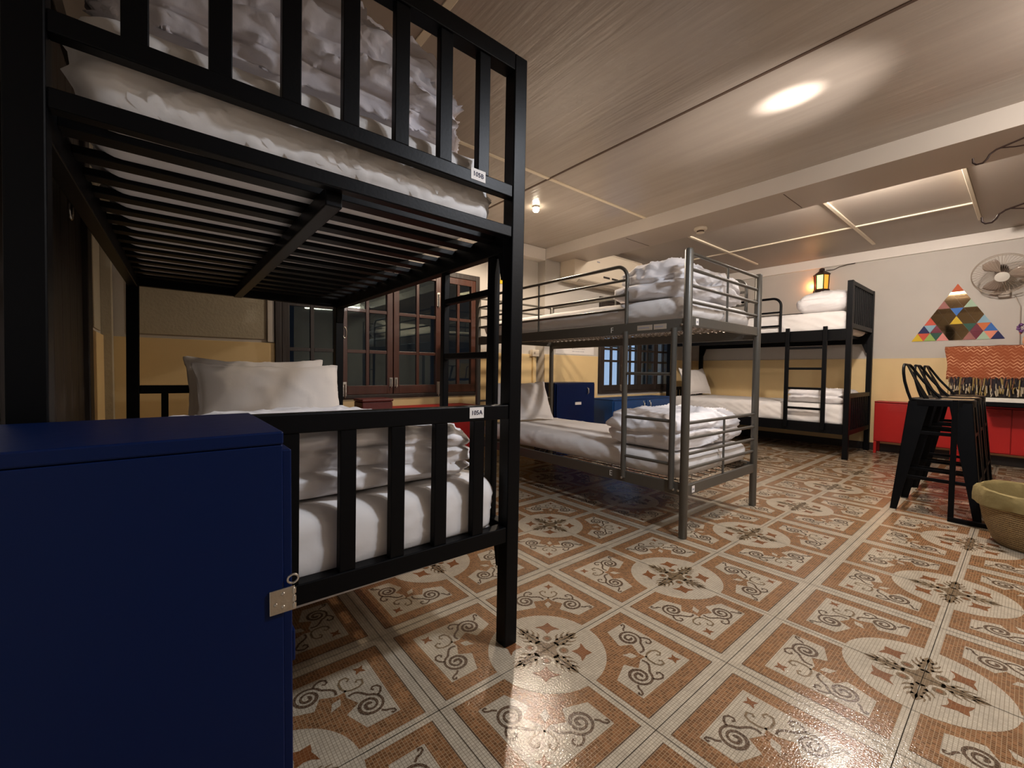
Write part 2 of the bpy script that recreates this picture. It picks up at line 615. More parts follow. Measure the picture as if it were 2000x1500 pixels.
    # tile joint on the two own edges
    for p, q in (((0, 0), (1, 0)), ((0, 0), (0, 1)), ((1, 0), (1, 1)), ((0, 1), (1, 1))):
        strip(t, [p, q], 0.0036, 5, Z * 1.3)
    return t


def make_floor():
    t = tile_motif()
    f = MB()
    f.box(XL - 0.15, XR + 0.15, YB - 0.1, 2.75, -0.10, 0.0, 0)
    mbs = []
    for sx in (1, -1):
        for sy in (1, -1):
            q = [(sx * x * T_, sy * y * T_, z) for x, y, z in t.v]
            fl = sx * sy < 0
            mbs.append((q, [tuple(reversed(g)) if fl else g for g in t.f]))
    period = 2 * T_
    for i in range(-2, 8):
        for j in range(-6, 4):
            cx, cy = i * period, j * period
            for (q, fs), (sx, sy) in zip(mbs, ((1, 1), (1, -1), (-1, 1), (-1, -1))):
                mx, my = cx + sx * T_ / 2, cy + sy * T_ / 2
                if mx < XL or mx > XR + 0.0 or my > 2.62 or my < -2.6:
                    continue
                if mx + T_ / 2 > XR + 0.16 or my + T_ / 2 > 2.80:
                    continue
                k = len(f.v)
                f.v += [(x + cx, y + cy, z) for x, y, z in q]
                f.f += [tuple(a + k for a in g) for g in fs]
                f.m += t.m
    me = bpy.data.meshes.new('floor')
    me.from_pydata(f.v, [], f.f)
    for k in ('fcream', 'fbrown', 'fdark', 'folive', 'frust', 'fgrout'):
        me.materials.append(M[k])
    me.polygons.foreach_set('material_index', f.m)
    me.update()
    o = bpy.data.objects.new('floor', me)
    COL.objects.link(o)
    o['kind'] = 'structure'


make_floor()


def wall_y(name, x0, x1, y, th, z0, z1, openings, mt):
    """a wall in the XZ plane with rectangular openings (x0,x1,z0,z1)"""
    mb = MB()
    xs = x0
    for (a, b, c, d) in openings:
        mb.box(xs, a, y, y + th, z0, z1)
        if c > z0:
            mb.box(a, b, y, y + th, z0, c)
        if d < z1:
            mb.box(a, b, y, y + th, d, z1)
        xs = b
    mb.box(xs, x1, y, y + th, z0, z1)
    return struct(name, mb, mt)


W1 = (-0.32, 1.53, 0.665, 1.86)
W2 = (3.30, 5.03, 0.63, 1.86)
wall_y('wall_window', XL - 0.12, XS, YW1, 0.14, 0, 2.6, [W1], M['wall'])
wall_y('wall_window_right', XS, XR, YW2, 0.26, 0, 2.6, [W2], M['wall'])
struct('wall_far', B(XR, XR + 0.12, YB - 0.1, 2.76, 0, 2.6), M['wall'])
struct('wall_left', B(XL - 0.12, XL, YB - 0.1, 2.62, 0, 2.6), M['wall'])
struct('wall_back', B(XL, XR, YB - 0.12, YB, 0, 2.6), M['wall'])
# dado boards, a little proud of the plaster
DZ = 1.10
struct('trim_1', MB().box(XL + 0.001, -0.30, YW1 - 0.014, YW1 - 0.0005, 0.0, DZ).box(-0.30, 1.50, YW1 - 0.014, YW1 - 0.0005, 0.0, 0.655)
       .box(1.535, XS - 0.02, YW1 - 0.014, YW1 - 0.0005, 0.0, DZ), M['dado'], 0.003)
struct('trim_2', MB().box(XS + 0.002, 3.285, YW2 - 0.012, YW2 - 0.0005, 0, DZ).box(3.285, 5.04, YW2 - 0.012, YW2 - 0.0005, 0, 0.60)
       .box(5.04, XR - 0.014, YW2 - 0.012, YW2 - 0.0005, 0, DZ), M['dado'], 0.003)
struct('trim_3', B(XR - 0.012, XR - 0.0005, YB, YW2 - 0.013, 0, DZ), M['dado'], 0.003)
struct('trim_4', B(XL + 0.0005, XL + 0.012, 1.66, YW1 - 0.02, 0, DZ), M['dado'], 0.003)
# soft board infill panels above the dado beside the first window, and pale edge strip
struct('trim_5', B(-1.13, -0.375, YW1 - 0.008, YW1 - 0.0005, 1.125, 2.14), M['board'], 0.002)
struct('trim_6', B(-0.368, -0.325, YW1 - 0.02, YW1 - 0.0005, 1.105, 2.14), M['wall'], 0.003)
struct('trim_7', B(XL + 0.0005, XL + 0.006, 2.13, 2.46, 1.12, 2.14), M['board'], 0.001)
# corner post of the left wall
struct('trim_8', MB().box(XL + 0.0005, XL + 0.05, YW1 - 0.10, YW1 - 0.016, 0, 2.14), M['board'], 0.003)

# ceilings
struct('ceiling', B(XL, 2.37, YB, YW1, 2.28, 2.36), M['ceil'])
struct('ceiling_right', B(2.79, XR, YB, YW2, 2.40, 2.48), M['ceil2'])
bm_ = MB().box(2.36, 2.80, YB, YW2 + 0.0, 2.165, 2.60)
tb = struct('trim_9', bm_, [M['trim'], M['ceil2b']], 0.0)
for p_ in tb.data.polygons:
    p_.material_index = 1 if p_.normal.z < -0.9 else 0
struct('trim_10', B(XL, 2.36, YW2, YW1, 2.15, 2.279), M['trim'], 0.003)
struct('trim_11', B(XR - 0.03, XR - 0.0005, YB, YW2 - 0.001, 2.28, 2.399), M['trim'], 0.003)
struct('trim_12', MB().box(2.801, XR - 0.03, YW2 - 0.02, YW2 - 0.0005, 2.355, 2.399).box(2.801, XR - 0.03, YW2 - 0.035, YW2 - 0.0005, 2.38, 2.399),
       M['trim'], 0.002)
struct('trim_13', MB().box(XL, 1.163, 1.215, 1.243, 2.274, 2.281).box(1.177, 2.358, 1.215, 1.243, 2.274, 2.281)
       .box(-0.14, -0.105, YB, YW2, 2.274, 2.281), M['batten'], 0.002)
struct('trim_14', B(1.163, 1.180, YB, YW2, 2.2775, 2.281), M['groove'])
struct('trim_15', MB().box(4.425, 4.455, YB, YW2 - 0.04, 2.388, 2.401).box(2.801, 5.3, 0.175, 0.205, 2.386, 2.401)
       .box(2.801, 5.3, 1.405, 1.435, 2.386, 2.401), M['batten'], 0.003)
# sheathing box hanging under the right-hand ceiling
struct('trim_16', B(2.802, 4.82, -2.2, -0.66, 2.335, 2.402), M['ceil2'], 0.004)
struct('trim_17', MB().box(2.802, 4.82, -0.66, -0.635, 2.330, 2.402), M['batten'], 0.003)
# joints in the beam lining
struct('trim_18', MB().box(2.40, 2.78, 0.150, 0.154, 2.1635, 2.1655).box(2.40, 2.78, 1.458, 1.462, 2.1635, 2.1655), M['groove'])
struct('baseboard_far', B(XR - 0.022, XR - 0.0125, YB, YW2 - 0.02, 0, 0.09), M['darkwood'], 0.002)


# ------------------------------------------------------------------ windows
def casement(parent, x0, x1, y, z0, z1, muntz, mt, handle=None, bright=False):
    """one glazed leaf: stiles and rails, muntins, glass"""
    f = MB()
    st = 0.052
    f.box(x0, x0 + st, y - 0.02, y + 0.02, z0, z1)
    f.box(x1 - st, x1, y - 0.02, y + 0.02, z0, z1)
    f.box(x0 + st, x1 - st, y - 0.02, y + 0.02, z0, z0 + 0.075)
    f.box(x0 + st, x1 - st, y - 0.02, y + 0.02, z1 - 0.06, z1)
    xm = (x0 + x1) / 2
    f.box(xm - 0.014, xm + 0.014, y - 0.014, y + 0.014, z0 + 0.075, z1 - 0.06)
    for zz in muntz:
        f.box(x0 + st, xm - 0.014, y - 0.014, y + 0.014, zz - 0.014, zz + 0.014)
        f.box(xm + 0.014, x1 - st, y - 0.014, y + 0.014, zz - 0.014, zz + 0.014)
    o = f.build('window_leaf', mt, parent, 0.003)
    g = MB().box(x0 + st, x1 - st, y - 0.002, y + 0.002, z0 + 0.075, z1 - 0.06)
    g.build('glass', M['glass'], o)
    return o


def bolt(parent, x, y, z, h=0.09):
    b = MB().box(x - 0.014, x + 0.014, y - 0.006, y, z - h / 2, z + h / 2)
    b.tube([(x, y - 0.012, z - h * 0.6), (x, y - 0.012, z + h * 0.35)], 0.005, 8)
    return b.build('bolt', M['chrome'], parent, 0.0)


def window(name, W, y, edges, muntz, mats, bolts=()):
    x0, x1, z0, z1 = W
    fr = MB()
    t = 0.045
    fr.box(x0, x0 + t, y - 0.03, y + 0.10, z0, z1)
    fr.box(x1 - t, x1, y - 0.03, y + 0.10, z0, z1)
    fr.box(x0 + t, x1 - t, y - 0.03, y + 0.10, z0, z0 + 0.03)
    fr.box(x0 + t, x1 - t, y - 0.03, y + 0.10, z1 - 0.05, z1)
    o = struct(name, fr, mats[0], 0.004)
    for i, (a, b) in enumerate(edges):
        casement(o, a, b, y - 0.005, z0 + 0.032, z1 - 0.052, muntz, mats[1 + i])
    for (x, z, h) in bolts:
        bolt(o, x, y - 0.026, z, h)
    return o


w1 = window('window_1', W1, YW1, [(-0.273, 0.155), (0.157, 0.603), (0.611, 1.083), (1.085, 1.483)], (1.06, 1.405),
            [M['darkwood'], M['darkwood'], M['wood'], M['wood'], M['wood']],  # first leaf in darker wood: the bunk's shade put into its colour
            [(0.185, 0.745, 0.12), (1.055, 1.58, 0.13), (1.055, 0.74, 0.12), (0.585, 0.80, 0.08), (0.632, 0.80, 0.08)])
# oval pull of the second leaf
MB().tube([(0.185 + 0.014 * cos(a), YW1 - 0.030, 1.21 + 0.045 * sin(a)) for a in [2 * pi * k / 20 for k in range(20)]],
          0.004, 8, True).build('pull', M['chrome'], w1)
w2 = window('window_2', W2, YW2, [(3.345, 3.765), (3.767, 4.165), (4.167, 4.575), (4.577, 4.985)], (1.05, 1.205),
            [M['darkwood']] * 5, [(3.74, 0.70, 0.08), (3.79, 0.70, 0.08)])
# dark walls added to black out the first window and the second's right panes
tag(B(-1.4, 2.4, 3.4, 3.5, -0.1, 3.0).build('dark_backing_wall', M['outside']), 'added dark backing wall that blacks out the wide brown casement window', 'wall')
tag(B(4.95, 9.0, 3.0, 3.1, -0.1, 3.0).build('dark_backing_wall', M['outside']), 'added dark backing wall that darkens the right panes of the small window', 'wall')
# bars outside the second window
gr = thing('window_grille', (4.165, 2.74, 0.63), 'dark bars outside the small window above the low blue cabinet', 'grille')
for x in (3.36, 3.62, 4.02, 4.30, 4.62, 4.97):
    MB().box(x - 0.012, x + 0.012, 2.72, 2.74, 0.63, 1.86).build('bar', M['grey'], gr, 0.002)
for z in (0.70, 1.25, 1.80):
    MB().box(3.30, 5.03, 2.7405, 2.755, z, z + 0.02).build('rail', M['grey'], gr, 0.002)

# dark shutter leaf on the left wall behind the bunk
d1 = MB()
d1.box(XL + 0.0005, XL + 0.05, 0.50, 0.60, 0.0, 2.1)
d1.box(XL + 0.0005, XL + 0.05, 1.52, 1.64, 0.0, 2.1)
d1.box(XL + 0.0005, XL + 0.05, 0.60, 1.52, 2.0, 2.1)
for k in range(6):
    d1.box(XL + 0.004, XL + 0.032, 0.602 + k * 0.153, 0.602 + k * 0.153 + 0.149, 0.0, 1.998)
do = struct('door_1', d1, M['darkwood'], 0.004)
MB().tube([(XL + 0.058, 1.05 + 0.04 * sin(a), 1.46 + 0.06 * cos(a)) for a in [pi * 1.5 * k / 14 for k in range(15)]], 0.004, 8)\
    .build('door_hook', M['chrome'], do)


# ------------------------------------------------------------------ soft goods
def fbm(p, s, seed, oct=3):
    v, a, f = 0.0, 1.0, s
    for k in range(oct):
        v += a * noise.noise(Vector((p[0] * f + seed * 7.3, p[1] * f - seed * 3.1, p[2] * f + seed * 1.7)))
        a *= 0.5
        f *= 2.1
    return v


def ridge(p, s, seed, warp=0.35):
    w_ = Vector((fbm(p, s * 0.6, seed + 11, 2), fbm(p, s * 0.6, seed + 23, 2), fbm(p, s * 0.6, seed + 37, 2))) * warp
    q = Vector((p[0] * s, p[1] * s, p[2] * s)) + w_ * 2.0 + Vector((seed * 5.1, seed * 2.7, 0))
    n = 1 - abs(noise.noise(q)) * 2.2
    return max(0.0, n) ** 3


def softbox(name, c, size, r, res, disp, mt, parent=None, rot=None, sub=0):
    """closed rounded box whose surface is pushed along its normal by disp(p, n, uvw)"""
    lx, ly, lz = (s / 2 for s in size)
    r = min(r, lx * 0.98, ly * 0.98, lz * 0.98)
    bm = bmesh.new()
    vmap = {}

    def vert(p):
        key = (round(p[0], 5), round(p[1], 5), round(p[2], 5))
        if key in vmap:
            return vmap[key]
        inner = Vector((max(-lx + r, min(lx - r, p[0])), max(-ly + r, min(ly - r, p[1])), max(-lz + r, min(lz - r, p[2]))))
        d = Vector(p) - inner
        n = d.normalized() if d.length > 1e-9 else Vector((0, 0, 1))
        q = inner + n * r
        uvw = (p[0] / lx, p[1] / ly, p[2] / lz)
        q = q + disp(q, n, uvw)
        v = bm.verts.new(q)
        vmap[key] = v
        return v
    L = (lx, ly, lz)

    def steps(h):
        # finer near the ends so the rounding is smooth
        n = max(4, int(2 * h / res))
        return [-h + 2 * h * k / n for k in range(n + 1)]
    S = [steps(h) for h in L]
    for ax in range(3):
        u, v = (ax + 1) % 3, (ax + 2) % 3
        for sgn in (-1, 1):
            for i in range(len(S[u]) - 1):
                for j in range(len(S[v]) - 1):
                    q = []
                    for a, b in ((i, j), (i + 1, j), (i + 1, j + 1), (i, j + 1)):
                        p = [0, 0, 0]
                        p[ax] = sgn * L[ax]
                        p[u] = S[u][a]
                        p[v] = S[v][b]
                        q.append(vert(p))
                    if sgn < 0:
                        q.reverse()
                    try:
                        bm.faces.new(q)
                    except ValueError:
                        pass
    me = bpy.data.meshes.new(name)
    bmesh.ops.recalc_face_normals(bm, faces=bm.faces)
    bm.to_mesh(me)
    bm.free()
    me.materials.append(mt)
    for p in me.polygons:
        p.use_smooth = True
    o = bpy.data.objects.new(name, me)
    COL.objects.link(o)
    o.location = c
    if rot:
        o.rotation_euler = rot
    if parent is not None:
        o.parent = parent
    o['org'] = tuple(c)
    return o


def mattress(x0, x1, y0, y1, z0, z1, seed, label, group=None, sag=0.0, mt='sheet', flat=False, wr=1.0):
    c = ((x0 + x1) / 2, (y0 + y1) / 2, (z0 + z1) / 2)
    size = (x1 - x0, y1 - y0, z1 - z0)
    hz = size[2] / 2

    def disp(p, n, uvw):
        side = 1 - abs(n.z)
        # tension folds running down and away from the corners
        s_ = 1 if (p.x + p.y) > 0 else -1
        q = ((p.x + p.y) * 2.6 + s_ * p.z * 4.5, (p.x - p.y) * 0.4, p.z * 0.9)
        a = 0.009 * wr * (ridge(q, 2.6, seed, 0.55) - 0.2) * side
        a += 0.004 * wr * (ridge((q[0] * 1.7, q[1] + 3, q[2]), 3.4, seed + 6, 0.6) - 0.2) * side
        a += 0.007 * fbm(p, 3.5, seed + 3, 3) * side
        a += 0.004 * (ridge((p.x * 0.5, p.y, 0), 4.0, seed + 9) - 0.25) * max(0, n.z)
        d = n * a
        if flat and n.z < 0:
            h = Vector((n.x, n.y, 0))
            if h.length > 0.01:
                d += h.normalized() * 0.05 * (1 - h.length)
        if uvw[2] < -0.99:
            d.z = 0
        return d
    o = softbox('mattress', c, size, 0.060, 0.015, disp, M[mt])
    return tag(o, label, 'mattress', group)


def duvet(c, size, seed, label, layers=4, amp=0.02, mt='duvet', group=None, rough=1.0, dome=0.0, skew=0.0, name='folded_duvet',
          res=0.011, fall=0.0, rr=0.40, soft=0.0):
    lx, ly, lz = size

    def disp(p, n, uvw):
        u, v, t = uvw
        hz = (t + 1) / 2 * layers + 0.35 * fbm(p, 2.2, seed + 2, 2)
        k = round(hz)
        fr = abs(hz - k)
        side = 1 - n.z * n.z
        # creases between the folded layers; each layer bulges and steps in or out
        groove = -0.034 * math.exp(-(fr / 0.10) ** 2) if 0.4 < hz < layers - 0.35 else 0.0
        lay = int(hz)
        off = 0.045 * noise.noise(Vector((lay * 3.7 + seed, p.x * 1.4, p.y * 1.4)))
        q = (p.x * 0.85, p.y * 1.1, p.z * 2.1)
        a = amp * (ridge(q, 3.6 * rough, seed, 0.6) - 0.25)
        a += amp * 0.6 * fbm(p, 3.2, seed + 4, 2)
        a += 0.42 * amp * (ridge(q, 8.5 * rough, seed + 8, 0.6) - 0.2)
        a += 0.12 * amp * (ridge(q, 19 * rough, seed + 12, 0.4) - 0.2)
        d = n * (a + (groove + off) * side)
        top = max(0.0, t)
        d.z += top * (dome * (1 - u ** 2) * (1 - 0.5 * v ** 2) - dome * 0.5)
        d.z += skew * (t + 1) / 2 * u
        d.z -= fall * max(0.0, u - 0.1) ** 2 * (t + 1) / 2
        if t < -0.97:
            d.z = 0.0
        return d
    o = softbox(name, c, size, lz * rr, res, disp, M[mt])
    return tag(o, label, 'duvet', group)


def pillow(c, w_, h_, t_, seed, label, rot, mt='sheet'):
    def disp(p, n, uvw):
        e = max(abs(uvw[0]), abs(uvw[1]))
        pin = (abs(uvw[0]) ** 4) * (abs(uvw[1]) ** 4)
        th = (1 - abs(uvw[0]) ** 3.2) ** 0.5 * (1 - abs(uvw[1]) ** 3.2) ** 0.5
        dz = -p.z * (1 - max(th, 0.05))
        a = 0.006 * (ridge(p, 6, seed) - 0.2) + 0.004 * fbm(p, 6, seed + 3)
        out = Vector((p.x * 0.05 * pin, p.y * 0.09 * pin, 0))
        inn = Vector((-p.x * 0.03 * (1 - abs(uvw[1]) ** 2), -p.y * 0.05 * (1 - uvw[0] ** 2), 0))
        return Vector((0, 0, dz)) + n * a + out + inn
    o = softbox('pillow', c, (w_, h_, t_), 0.02, 0.018, disp, M[mt], rot=rot)
    return tag(o, label, 'pillow')


# ------------------------------------------------------------------ bunk 1 (nearest, black square tube)
def sq_post(name, x0, y0, z1, parent, mt, s=0.05, z0=0.0, lean=None):
    return B(x0, x0 + s, y0, y0 + s, z0, z1).build(name, mt, parent, 0.003)


PV = (-0.08, 0.11, 0.0)
b1 = thing('bunk_bed', PV, 'nearest bunk bed of black square steel tube, cut by the left edge of the photo', 'bunk bed',
           rot=(0, radians(0.6), 0))
FX0, FX1 = -1.172, -0.056     # outer faces at the foot
RX0, RX1 = -1.118, -0.056     # outer faces at the head
Y0, Y1 = 0.088, 1.945
sq_post('post', FX0, Y0, 1.92, b1, M['black'], z0=-0.008)
sq_post('post', FX1 - 0.05, Y0, 1.92, b1, M['black'], z0=0.001)
sq_post('post', RX0, Y1 - 0.05, 1.92, b1, M['black'], z0=-0.008)
sq_post('post', RX1 - 0.05, Y1 - 0.05, 1.92, b1, M['black'], z0=0.001)
ix0, ix1 = FX0 + 0.05, FX1 - 0.05
jx0, jx1 = RX0 + 0.05, RX1 - 0.05


def rail_x(y0, y1, z0, z1, a, b, name='rail'):
    return B(a, b, y0, y1, z0, z1).build(name, M['black'], b1, 0.003)


rail_x(Y0, Y0 + 0.05, 1.868, 1.921, ix0, ix1, 'top_rail')
rail_x(Y0 + 0.003, Y0 + 0.035, 1.468, 1.507, ix0, ix1)
rail_x(Y0 + 0.003, Y0 + 0.035, 1.342, 1.377, ix0, ix1)
rail_x(Y0 + 0.003, Y0 + 0.045, 0.757, 0.803, ix0, ix1)
rail_x(Y0 + 0.003, Y0 + 0.045, 0.352, 0.402, ix0, ix1)
yb = Y1 - 0.05
rail_x(yb, yb + 0.05, 1.868, 1.921, jx0, jx1, 'top_rail')
rail_x(yb + 0.008, yb + 0.04, 1.468, 1.507, jx0, jx1)
rail_x(yb + 0.008, yb + 0.04, 1.315, 1.377, jx0, jx1)
rail_x(yb + 0.008, yb + 0.042, 0.765, 0.808, jx0, jx1)
rail_x(yb + 0.008, yb + 0.042, 0.352, 0.402, jx0, jx1)
N = 7
for k in range(N):
    g = (ix1 - ix0 - N * 0.04) / (N + 1)
    x = ix0 + g * (k + 1) + 0.04 * k
    B(x, x + 0.04, Y0 + 0.006, Y0 + 0.031, 1.507, 1.868).build('baluster', M['black'], b1, 0.002)
    B(x, x + 0.04, Y0 + 0.006, Y0 + 0.031, 0.402, 0.757).build('baluster', M['black'], b1, 0.002)
    g2 = (jx1 - jx0 - N * 0.04) / (N + 1)
    x = jx0 + g2 * (k + 1) + 0.04 * k
    B(x, x + 0.03, yb + 0.012, yb + 0.037, 0.402, 0.765).build('baluster', M['black'], b1, 0.002)
    B(x, x + 0.03, yb + 0.012, yb + 0.037, 1.507, 1.868).build('baluster', M['black'], b1, 0.002)
# long side rails (upper and lower) and gusset plates
for zz0, zz1 in ((1.305, 1.375), (0.345, 0.405)):
    B(FX1 - 0.045, FX1 - 0.008, Y0 + 0.05, yb, zz0, zz1).build('side_rail', M['black'], b1, 0.003)
    MB().hexa([(FX0 + 0.012, Y0 + 0.05, zz0), (FX0 + 0.048, Y0 + 0.05, zz0), (RX0 + 0.045, yb, zz0), (RX0 + 0.008, yb, zz0),
               (FX0 + 0.012, Y0 + 0.05, zz1), (FX0 + 0.048, Y0 + 0.05, zz1), (RX0 + 0.045, yb, zz1), (RX0 + 0.008, yb, zz1)])\
        .build('side_rail', M['black'], b1, 0.003)
for zt in (1.305, 0.345):
    x0, x1 = FX1 - 0.046, FX1 - 0.006
    for (ya, sg) in ((Y0 + 0.05, 1), (yb, -1)):
        g = MB()
        g.add([(x0, ya, zt), (x1, ya, zt), (x0, ya + sg * 0.03, zt), (x1, ya + sg * 0.03, zt),
               (x0, ya, zt - 0.09), (x1, ya, zt - 0.09), (x0, ya + sg * 0.012, zt - 0.09), (x1, ya + sg * 0.012, zt - 0.09)],
              [(0, 1, 3, 2), (4, 6, 7, 5), (0, 2, 6, 4), (1, 5, 7, 3), (2, 3, 7, 6), (0, 4, 5, 1)])
        g.build('gusset', M['black'], b1)
# slats: across the width
for zz in (1.362, 0.392):
    for k in range(14):
        y = Y0 + 0.10 + k * 0.1265
        tpar = (y - Y0) / (Y1 - Y0)
        xa = FX0 + 0.046 + (RX0 - FX0) * tpar
        B(xa, FX1 - 0.045, y, y + 0.050, zz - 0.009, zz + 0.009).build('slat', M['black'], b1, 0.002)
    B(-0.665, -0.625, Y0 + 0.035, yb + 0.008, zz - 0.055, zz - 0.0095).build('centre_beam', M['black'], b1, 0.003)
# ladder hanging inside the right side rail
ld = B(-0.098, -0.072, 0.525, 0.553, 0.36, 1.36).box(-0.098, -0.072, 0.192, 0.232, 0.36, 1.36).build('ladder', M['black'], b1, 0.003)
for zz in (0.53, 0.75, 0.968, 1.186):
    B(-0.096, -0.074, 0.232, 0.525, zz - 0.012, zz + 0.012).build('rung', M['black'], ld, 0.003)


def tagcard(parent, x, y, z, s, body, tilt):
    o = MB().box(x - 0.026, x + 0.026, y - 0.0012, y, z - 0.0165, z + 0.0165).build('name_tag', M['paper'], parent)
    o['label'] = 'small white card reading ' + body
    t = text_obj('lettering', body, 0.019, M['ink'], (x, y - 0.0018, z), (1, 0, tilt), (0, 0, 1), None)
    # keep the writing under its card, with the card's origin
    t.data.transform(Matrix.Translation(-Vector(parent['org'])))
    t.parent = o
    return o


tagcard(b1, -0.2315, Y0 + 0.003, 0.783, 1, '105A', 0.02)
tagcard(b1, -0.240, Y0 + 0.003, 1.497, 1, '105B', -0.05)

mattress(-1.085, -0.115, 0.150, 1.885, 1.373, 1.60, 3, 'upper mattress of the nearest black bunk, in a white sheet', wr=2.0)
ml = mattress(-1.085, -0.110, 0.124, 1.885, 0.402, 0.570, 5, 'lower mattress of the nearest black bunk, in a white sheet', flat=True, wr=0.7)
hem = B(-1.06, -0.13, 0.146, 0.152, 0.326, 0.4015).build('sheet_hem', M['sheet'])
hem.data.transform(Matrix.Translation(-ml.location))
hem.parent = ml
duvet((-0.62, 0.50, 1.770), (0.92, 0.60, 0.33), 2, 'crumpled lilac-white duvet heaped on the upper mattress of the nearest black bunk', 4, 0.040,
      'duvet_lilac', rough=1.1, fall=0.13, res=0.0095)
duvet((-0.60, 0.375, 0.675), (0.80, 0.46, 0.205), 7, 'thick folded white duvet on the lower mattress of the nearest black bunk', 3, 0.016,
      rough=0.8, fall=0.05, res=0.010)
pillow((-0.49, 1.680, 0.756), 0.70, 0.36, 0.13, 4, 'white pillow leaning in front on the head end of the nearest black bunk',
       (radians(70), 0, radians(0)))
pillow((-0.53, 1.832, 0.776), 0.68, 0.37, 0.09, 6, 'white pillow behind the front one, only its left end showing',
       (radians(78), 0, radians(1)))


# ------------------------------------------------------------------ bunk 2 (grey round tube)
b2 = thing('bunk_bed', (1.7, 1.2, 0), 'grey round-tube bunk bed in the middle, with a ladder at its foot', 'bunk bed')
G = M['grey']
AX, BX, AY, BY = 1.237, 2.165, 0.207, 2.19
for (x, y) in ((AX, AY), (BX, AY), (AX, BY), (BX, BY)):
    MB().lathe([(0.019, 0), (0.0225, 0.004), (0.0225, 1.572), (0.018, 1.582), (0.0, 1.583)], (x, y, 0.0), 18, caps=False)\
        .build('post', G, b2, smooth=True)
for y in (AY, BY):
    for z0, z1 in ((0.235, 0.292), (1.166, 1.222)):
        B(AX + 0.018, BX - 0.018, y - 0.011, y + 0.011, z0, z1).build('end_rail', G, b2, 0.003)
    zs = (1.300, 1.388, 1.475, 1.560) if True else ()
    for z in zs:
        MB().tube([(AX, y, z), (BX, y, z)], 0.0095, 10).build('tube', G, b2, smooth=True)
    for z in (0.381, 0.463, 0.549, 0.634):
        MB().tube([(AX, y, z), (BX, y, z)], 0.0095, 10).build('tube', G, b2, smooth=True)
    MB().tube([(1.705, y, 1.222), (1.705, y, 1.56)], 0.007, 8).build('strut', G, b2, smooth=True)
    MB().tube([(1.705, y, 0.292), (1.705, y, 0.634)], 0.007, 8).build('strut', G, b2, smooth=True)
for x in (AX, BX):
    s = -1 if x == AX else 1
    for z0, z1 in ((0.235, 0.302), (1.140, 1.210)):
        B(x - 0.011, x + 0.011, AY + 0.018, BY - 0.018, z0, z1).build('side_rail', G, b2, 0.003)


def arc(c, r, a0, a1, n, plane='yz', x=0):
    out = []
    for k in range(n + 1):
        a = a0 + (a1 - a0) * k / n
        out.append((x, c[0] + r * cos(a), c[1] + r * sin(a)))
    return out


def guard(x, yend, ytail, ztop, zs, zfoot, parent, mt, strut, r=0.0115, rr=0.075):
    # outer loop: up from the side rail, round the corner, back to the head post
    path = [(x, yend, zfoot), (x, yend, ztop - rr)] + arc((yend + rr, ztop - rr), rr, pi, pi / 2, 8, x=x)[1:] + [(x, ytail, ztop)]
    g = MB().tube(path, r, 12).build('guard_rail', mt, parent, smooth=True)
    for z in zs:
        MB().tube([(x, yend, z), (x, ytail, z)], r * 0.75, 10).build('bar', mt, g, smooth=True)
    for y in strut:
        MB().tube([(x, y, zfoot), (x, y, ztop)], r * 0.6, 8).build('bar', mt, g, smooth=True)
    return g


guard(AX - 0.002, 0.60, BY, 1.563, (1.475, 1.385, 1.298), 1.20, b2, G, (1.39,))
guard(BX + 0.002, 0.285, BY, 1.563, (1.475, 1.385, 1.298), 1.20, b2, G, (1.39,))
# ladder at the foot of the near side
lx = AX - 0.012
ld = MB().tube([(lx, 0.597, 0.262), (lx, 0.597, 1.16)], 0.0165, 12).tube([(lx, 0.277, 0.262), (lx, 0.277, 1.16)], 0.0165, 12)\
    .build('ladder', G, b2, smooth=True)
for z in (0.40, 0.64, 0.904):
    MB().tube([(lx, 0.28, z), (lx, 0.595, z)], 0.0095, 10).build('rung', G, ld, smooth=True)
# woven wire base under each mattress
for z in (1.205, 0.298):
    wm = MB()
    for k in range(34):
        y = AY + 0.05 + k * (BY - AY - 0.1) / 33
        pts = [(AX + 0.01 + (BX - AX - 0.02) * i / 24, y + 0.012 * (1 if i % 2 else -1), z + 0.004 * (1 if i % 2 else -1)) for i in range(25)]
        wm.tube(pts, 0.0022, 5)
    for k in range(10):
        x = AX + 0.06 + k * (BX - AX - 0.12) / 9
        wm.tube([(x, AY + 0.02, z), (x, BY - 0.02, z)], 0.003, 5)
    wm.build('wire_base', M['wire'], b2)
for (y, z) in ((0.597, 0.262), (0.262, 0.262), (0.232, 0.262), (0.232, 1.175)):
    MB().lathe([(0.008, 0.0), (0.007, -0.004), (0.003, -0.006)], (AX - 0.028 if y > 0.5 else AX - 0.0115, y, z), 10, axis='x').build('bolt', M['chrome'], b2)
text_obj('lettering', 'F', 0.048, M['white'], (AX - 0.0125, 0.700, 1.172), (0, -1, 0), (0, 0, 1), b2)
text_obj('lettering', 'E', 0.048, M['white'], (AX - 0.0125, 0.690, 0.270), (0, -1, 0), (0, 0, 1), b2)
for (ya, yb2) in ((0.515, 0.415), (0.405, 0.325)):
    s_ = MB().box(AX - 0.0125, AX - 0.0112, yb2, ya, 1.158, 1.188).build('label_strip', M['tan'], b2)
    MB().box(AX - 0.0131, AX - 0.0125, yb2 + 0.02, ya - 0.008, 1.170, 1.176).build('print', M['greyink'], s_)
for z in (1.193, 0.262):
    s_ = MB().box(1.305, 1.334, AY - 0.0125, AY - 0.0112, z - 0.018, z + 0.018).build('name_tag', M['paper'], b2)
    MB().box(1.311, 1.328, AY - 0.0131, AY - 0.0125, z - 0.005, z + 0.004).build('print', M['greyink'], s_)

